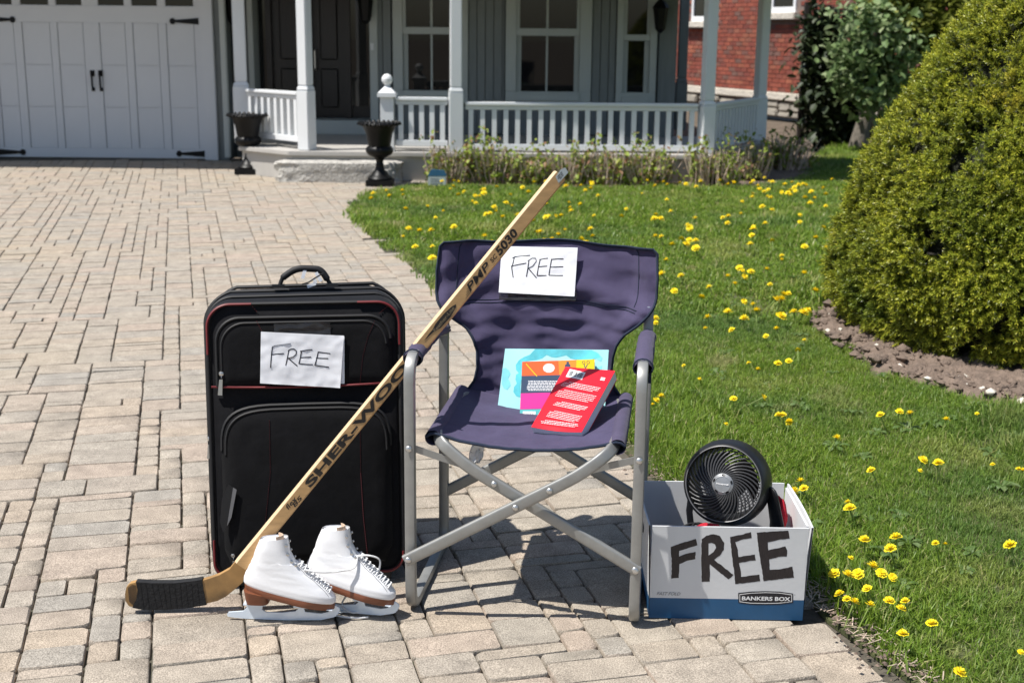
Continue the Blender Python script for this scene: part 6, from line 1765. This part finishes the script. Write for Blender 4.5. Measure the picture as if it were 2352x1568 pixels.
# ================================================================== WHITE CARDBOARD BOX
X0b, X1b = gz(1490, 1418), gz(1843, 1424)
bxu = (X1b - X0b).normalized(); bxw = Vector((-bxu.y, bxu.x, 0)); BWd = (X1b - X0b).length; BDp = .315
byaw = math.atan2(bxu.y, bxu.x); BMt = Matrix.Translation(X0b) @ Matrix.Rotation(byaw, 4, 'Z')
box = thing('cardboard_box', 'open white cardboard box with FREE in marker and a blue lower band', 'box', mt=BMt)
BHt = (BMt.inverted() @ gp(1668, 1208, X0b, bxw)).z
zbl = (BMt.inverted() @ gp(1668, 1374, X0b, bxw)).z
tk = .0045; flare = .006
def wall(p, q, nm, inn, top_out=flare, mi2=True):
    """p, q bottom outer corners in box frame (left to right seen from outside)"""
    p, q = Vector(p), Vector(q); n2 = Vector((q.y - p.y, -(q.x - p.x), 0)).normalized()
    m_ = MB()
    zo = top_out * zbl / BHt; K = [(0, 0, 0), (zbl, zo, 0), (zbl, zo, 1), (BHt, top_out, 1)]; bul = 0.0 if nm == 'front_panel' else .004
    N2 = 14
    def pt(f, z, o): return p.lerp(q, f) + n2 * (o + bul * math.sin(f * math.pi) * (z / BHt)) + Vector((0, 0, z))
    for (za, oa, _), (zc_, oc, mi) in ((K[0], K[1]), (K[2], K[3])):
        for k in range(N2):
            f0, f1 = k / N2, (k + 1) / N2
            mi_ = 1 if za == 0 else 0
            m_.add([pt(f0, za, oa), pt(f1, za, oa), pt(f1, zc_, oc), pt(f0, zc_, oc)], [(0, 1, 2, 3)], mi_)
            m_.add([pt(f0, za, oa - tk), pt(f1, za, oa - tk), pt(f1, zc_, oc - tk), pt(f0, zc_, oc - tk)], [(3, 2, 1, 0)], 2)
    for k in range(N2):
        f0, f1 = k / N2, (k + 1) / N2
        m_.add([pt(f0, BHt, top_out), pt(f1, BHt, top_out), pt(f1, BHt, top_out - tk), pt(f0, BHt, top_out - tk)], [(0, 1, 2, 3)], 0)
        m_.add([pt(f0, 0, 0), pt(f1, 0, 0), pt(f1, 0, -tk), pt(f0, 0, -tk)], [(3, 2, 1, 0)], 1)
    return m_.build(nm, ['card', 'card_blue', 'card_in'], box, local=True)
wall((0, 0, 0), (BWd, 0, 0), 'front_panel', None); wall((BWd, BDp, 0), (0, BDp, 0), 'back_panel', None)
wall((0, BDp, 0), (0, 0, 0), 'side_panel', None, .008); wall((BWd, 0, 0), (BWd, BDp, 0), 'side_panel', None, .012)
m_ = MB(); m_.box(.002, BWd - .002, .002, BDp - .002, .001, .005); m_.build('bottom', ['card_blue'], box, local=True)
# inner liner of the right and back sides
m_ = MB(); m_.hexa([(BWd - .004, .02, .10), (BWd + .001, .02, .10), (BWd + .001, BDp - .02, .10), (BWd - .004, BDp - .02, .10), (BWd - .001, .02, BHt - .004), (BWd + .004, .02, BHt - .004), (BWd + .004, BDp - .02, BHt - .004), (BWd - .001, BDp - .02, BHt - .004)]); m_.build('inner_flap', 'card_in', box, local=True)
m_ = MB()
for k, (y, z) in enumerate(((.11, .165),)):
    m_.prism([(y + .042 * math.copysign(abs(math.cos(a)) ** .5, math.cos(a)), z + .018 * math.copysign(abs(math.sin(a)) ** .7, math.sin(a))) for a in [2 * math.pi * q / 20 for q in range(20)]], (BWd - .0045, 0, 0), (0, 1, 0), (0, 0, 1), .002, lift=-.001)
m_.build('hand_hole', 'kraft', box, local=True, recalc=True)
m_ = MB()
for k in range(5): m_.box(BWd - .0052, BWd - .0042, .04 + .009 * k, .045 + .009 * k, .185, .215)
m_.build('inside_print', 'grey_ink', box, local=True)
m_ = MB(); m_.prism([(.157 + .042 * math.copysign(abs(math.cos(a)) ** .5, math.cos(a)), .19 + .014 * math.copysign(abs(math.sin(a)) ** .7, math.sin(a))) for a in [2 * math.pi * q / 20 for q in range(20)]], (-.0105, BDp, 0), (0, -1, 0), (0, 0, 1), .001); m_.build('hand_hole', 'dark', box, local=True, recalc=True)  # dark plate on the card; the shade of the opening is its colour
# printing on the front panel
c3 = lambda x, y: ((2400 + x / 1.7418) / 1.7415, (1700 + y / 1.7418) / 1.7415)
FP0 = X0b - bxw * .003; 
def fuv(x, y):
    v = gp(*c3(x, y), FP0, bxw) - FP0; return (v.dot(bxu), v.z)
def onface(pts, mname, nm, holes=(), lift=0.0, rough=True):
    """lettering bent onto the slightly bulging panel"""
    m_ = MB(); P = [fuv(*p) for p in pts]; H = [[fuv(*p) for p in h] for h in holes]
    m_.prism(P, (0, 0, 0), (1, 0, 0), (0, 0, 1), .0005, holes=H)
    out = []
    for (x, y, z) in m_.v:
        out.append((x, -(flare * z / BHt + .00018 + lift * .5) + y * .3, z))
    m_.v = out
    return m_.build(nm, mname, box, local=True, recalc=True)
def wob(pts, amp=3.0):
    out = []
    for a, b in zip(pts, pts[1:] + pts[:1]):
        n = max(1, int(math.hypot(b[0] - a[0], b[1] - a[1]) / 16))
        for k in range(n):
            out.append((a[0] + (b[0] - a[0]) * k / n + (random.uniform(-amp, amp) if k else 0), a[1] + (b[1] - a[1]) * k / n + (random.uniform(-amp, amp) if k else 0)))
    return out
LF = [(492, 845), (575, 815), (668, 788), (678, 832), (620, 850), (552, 872), (551, 912), (610, 890), (665, 878), (664, 930), (605, 942), (553, 965), (549, 1062), (497, 1068), (500, 960)]
LR = [(707, 790), (740, 765), (790, 755), (835, 768), (865, 815), (862, 865), (835, 905), (795, 935), (860, 985), (930, 1040), (895, 1072), (830, 1020), (765, 965), (765, 1087), (708, 1090), (705, 950)]
LRh = [(755, 820), (775, 815), (800, 825), (808, 850), (790, 880), (755, 905)]
LE = [(905, 775), (980, 760), (1050, 740), (1055, 782), (1000, 790), (942, 810), (955, 850), (965, 915), (1030, 905), (1078, 898), (1085, 938), (1030, 945), (968, 958), (980, 1010), (982, 1055), (1050, 1045), (1110, 1038), (1116, 1085), (1040, 1095), (942, 1105), (938, 1050), (925, 960), (915, 860)]
LE2 = [(1090, 745), (1200, 735), (1310, 730), (1320, 785), (1240, 795), (1168, 812), (1172, 868), (1230, 855), (1290, 840), (1303, 868), (1300, 912), (1240, 915), (1178, 932), (1182, 1005), (1260, 1000), (1340, 983), (1352, 1060), (1250, 1070), (1140, 1085), (1130, 1010), (1110, 900), (1100, 820)]
onface(wob(LF, 2), 'marker', 'lettering'); onface(wob(LR, 2), 'marker', 'lettering', holes=[LRh]); onface(wob(LE, 2), 'marker', 'lettering'); onface(wob(LE2, 2), 'marker', 'lettering')
onface([(963, 1168), (1050, 1158), (1150, 1155), (1250, 1158), (1346, 1172), (1346, 1237), (1250, 1249), (1155, 1251), (1050, 1249), (965, 1238)], 'ink', 'logo_panel', lift=.0004)
ol = [(972, 1177), (1050, 1167), (1155, 1163), (1250, 1166), (1338, 1179), (1338, 1230), (1250, 1241), (1155, 1243), (1050, 1241), (973, 1231)]
il = [(976, 1181), (1050, 1171), (1155, 1167), (1250, 1170), (1334, 1183), (1334, 1226), (1250, 1237), (1155, 1239), (1050, 1237), (977, 1227)]
onface(ol, 'white_ink', 'logo_border', holes=[il], lift=.0007)
def facetext(txt, p0, p1, h_px, mname, nm, bold, shear=0, lift=.0006):
    a = fuv(*p0); b = fuv(*p1); h = abs(fuv(p0[0], p0[1] - h_px)[1] - a[1])
    m_ = MB(); y = -(flare * (a[1] + h) / BHt + .0005)
    m_.text(txt, (a[0], y, a[1]), (1, 0, 0), (0, 0, 1), h, b[0] - a[0], bold=bold, shear=shear); return m_.build(nm, mname, box, local=True)
facetext('BANKERS BOX', (988, 1218), (1326, 1218), 28, 'white_ink', 'lettering', .03)
facetext('FAST FOLD', (395, 1182), (560, 1182), 22, 'grey_ink', 'lettering', .0, .35)
facetext('R', (1354, 1186), (1361, 1186), 10, 'grey_ink', 'lettering', .0)

# ================================================================== FAN in the box
FPt = gy(1661, 1111, 3.075)
ff = Vector((-.34, -.905, .255)).normalized(); fu = Vector((0, 0, 1)); fxx = fu.cross(ff).normalized(); fu = ff.cross(fxx).normalized()
FMt = Matrix(((fxx.x, fu.x, ff.x, FPt.x), (fxx.y, fu.y, ff.y, FPt.y), (fxx.z, fu.z, ff.z, FPt.z), (0, 0, 0, 1)))
fan = thing('desk_fan', 'round black desk fan with spiral grille standing in the white box', 'fan', mt=FMt)
FB = lambda m_, nm, ma, par=fan, **k: m_.build(nm, ma, par, local=True, **k)
def lathe_open(m_, prof, n=56, mi=0):
    vs = [(r * math.cos(2 * math.pi * k / n), r * math.sin(2 * math.pi * k / n), z) for r, z in prof for k in range(n)]
    fs = [(i * n + k, i * n + (k + 1) % n, (i + 1) * n + (k + 1) % n, (i + 1) * n + k) for i in range(len(prof) - 1) for k in range(n)]
    m_.add(vs, fs, mi)
m_ = MB(); lathe_open(m_, [(.084, -.125), (.0865, -.10), (.089, -.05), (.0925, -.012), (.0945, .0), (.0965, .0015), (.0990, .0), (.1035, -.006), (.109, -.03), (.1125, -.06), (.111, -.09), (.102, -.12), (.086, -.132), (.084, -.125)]); hsg = FB(m_, 'housing', 'plastic', smooth=40, recalc=True)
m_ = MB(); lathe_open(m_, [(.0950, .0016), (.0962, .0024), (.0974, .0016)]); FB(m_, 'rim_edge', 'plastic_edge', hsg, smooth=60)
for k in range(36):
    m_ = MB(); a0_ = 2 * math.pi * k / 36; P = []
    for i in range(9):
        f = i / 8; r = .026 + (.0925 - .026) * f; a = a0_ - 1.05 * (f ** .85); P.append((r * math.cos(a), r * math.sin(a), .006 - .016 * f ** 1.5))
    m_.tube(P, [.0013 - .0003 * i / 8 for i in range(9)], 5, flat=.0022, up=(0, 0, 1)); FB(m_, 'grille_rib', 'rib', fan, smooth=60)
m_ = MB(); m_.lathe([(.001, -.014), (.028, -.012), (.0295, .002), (.027, .0075), (.020, .0105), (.0195, .0098), (.001, .0112)], 36); hub = FB(m_, 'hub_cap', 'silver', smooth=40)
for k in range(5):
    a = math.pi / 2 + 2 * math.pi * k / 5; m_ = MB()
    mt = Matrix.Translation((.0235 * math.cos(a), .0235 * math.sin(a), .0092)) @ Matrix.Rotation(a, 4, 'Z') @ Matrix.Rotation(math.radians(28), 4, 'Y') @ Matrix.Diagonal((.55, 1.0, .3, 1))
    m_.lathe([(.0052, 0), (.0050, .0018), (.0035, .0008), (.0005, .0002)], 14, mt=mt); FB(m_, 'dimple', 'plastic', hub, smooth=60)
m_ = MB(); m_.text('Honeywell', (-.0155, -.0022, .0113), (1, 0, 0), (0, 1, 0), .0052, .031, bold=.04); FB(m_, 'lettering', 'white_ink', hub)
for k in range(3):
    m_ = MB()
    def bl_(q, v, k=k):
        r = .026 + .054 * v; a = 2 * math.pi * k / 3 + 1.5 * q - .5 * v; return (r * math.cos(a), r * math.sin(a), -.075 + .038 * q)
    m_.sheet(bl_, 14, 8, .0018); FB(m_, 'fan_blade', 'plastic', smooth=60)
m_ = MB(); m_.lathe([(.001, -.135), (.042, -.132), (.045, -.11), (.026, -.09), (.026, -.03), (.001, -.03)], 28); FB(m_, 'motor', 'plastic', smooth=50)
m_ = MB()
for r in (.05, .057, .064, .071, .078): m_.tube([(r * math.cos(a), r * math.sin(a), -.128) for a in [2 * math.pi * q / 40 for q in range(40)]], .0012, 5, closed=True)
for k in range(30):
    a = 2 * math.pi * k / 30; m_.tube([(.044 * math.cos(a), .044 * math.sin(a), -.129), (.085 * math.cos(a), .085 * math.sin(a), -.127)], .0012, 4)
FB(m_, 'rear_grille', 'plastic')
# cradle arm to the right, foot inside the box
m_ = MB(); pv = FMt @ Vector((.116, -.012, -.055))
dn = Vector((.022, .01, -.19))
rg = []
for f, wv, tv in ((-.08, .006, .006), (-.05, .013, .008), (0, .018, .009), (.10, .018, .009), (.45, .021, .010), (1, .030, .012)):
    c = pv + dn * f + Vector((.012 * math.sin(max(0, f) * 2.2), 0, 0)); rg.append([c + Vector((0, -1, 0)) * wv * math.cos(a) * .8 + Vector((1, .3, 0)) * 0 + Vector((1, -.35, 0)).normalized() * (wv * .75 * math.copysign(abs(math.cos(a)) ** .7, math.cos(a))) * 1.0 + Vector((.35, 1, 0)).normalized() * (tv * math.copysign(abs(math.sin(a)) ** .7, math.sin(a))) for a in [2 * math.pi * q / 16 for q in range(16)]])
loft(m_, [[tuple(p) for p in r] for r in rg]); arm = m_.build('stand_arm', 'plastic', fan, smooth=50, recalc=True)
m_ = MB(); pv2 = FMt @ Vector((-.098, -.02, -.10)); m_.tube([pv2, pv2 + Vector((-.004, .01, -.08)), pv2 + Vector((.01, .02, -.17))], [.012, .014, .016], 10, flat=.007); m_.build('stand_arm', 'plastic', fan, smooth=50)
m_ = MB(); m_.lathe([(.001, .008), (.10, .008), (.105, .016), (.09, .026), (.001, .03)], 30, mt=Matrix.Translation((FPt.x + .03, FPt.y + .06, 0))); m_.build('stand_base', 'plastic', fan, smooth=50)
# soft red things and the flex under the fan
def cushion(name, label, C, R, seed):
    m_ = MB()
    def sf(q, v):
        a = q * 2 * math.pi; b = (v - .5) * math.pi; d = Vector((math.cos(a) * math.cos(b), math.sin(a) * math.cos(b), math.sin(b)))
        k = 1 + .16 * mnoise.noise(d * 2.2 + Vector((seed, 0, 0))) + .05 * mnoise.noise(d * 6 + Vector((0, seed, 0)))
        return (C[0] + d.x * R[0] * k, C[1] + d.y * R[1] * k, C[2] + d.z * R[2] * k)
    m_.grid(sf, 36, 20); return tag(m_.build(name, 'plush_red', smooth=180), label, 'soft toy')
p = gy(1628, 1206, 3.0); cushion('red_plush', 'red plush lump peeping over the front edge of the box below the fan', (p.x, 3.005, p.z - .028), (.042, .03, .030), 3.0)
p = gy(1797, 1168, 3.13); cushion('red_plush', 'red plush lump behind the fan stand at the right inside of the box', (p.x - .006, 3.14, p.z - .02), (.020, .045, .048), 9.0)
p = gy(1583, 1200, 3.05)
m_ = MB(); m_.tube([p + Vector((.028 * math.cos(a) + .004 * a, .018 * math.sin(a), -.012 + .004 * math.sin(a * 1.7))) for a in [k * .35 for k in range(34)]], .0035, 6)
tag(m_.build('power_cable', 'cable', smooth=60), 'coiled black cable in the box to the left of the fan', 'cable')
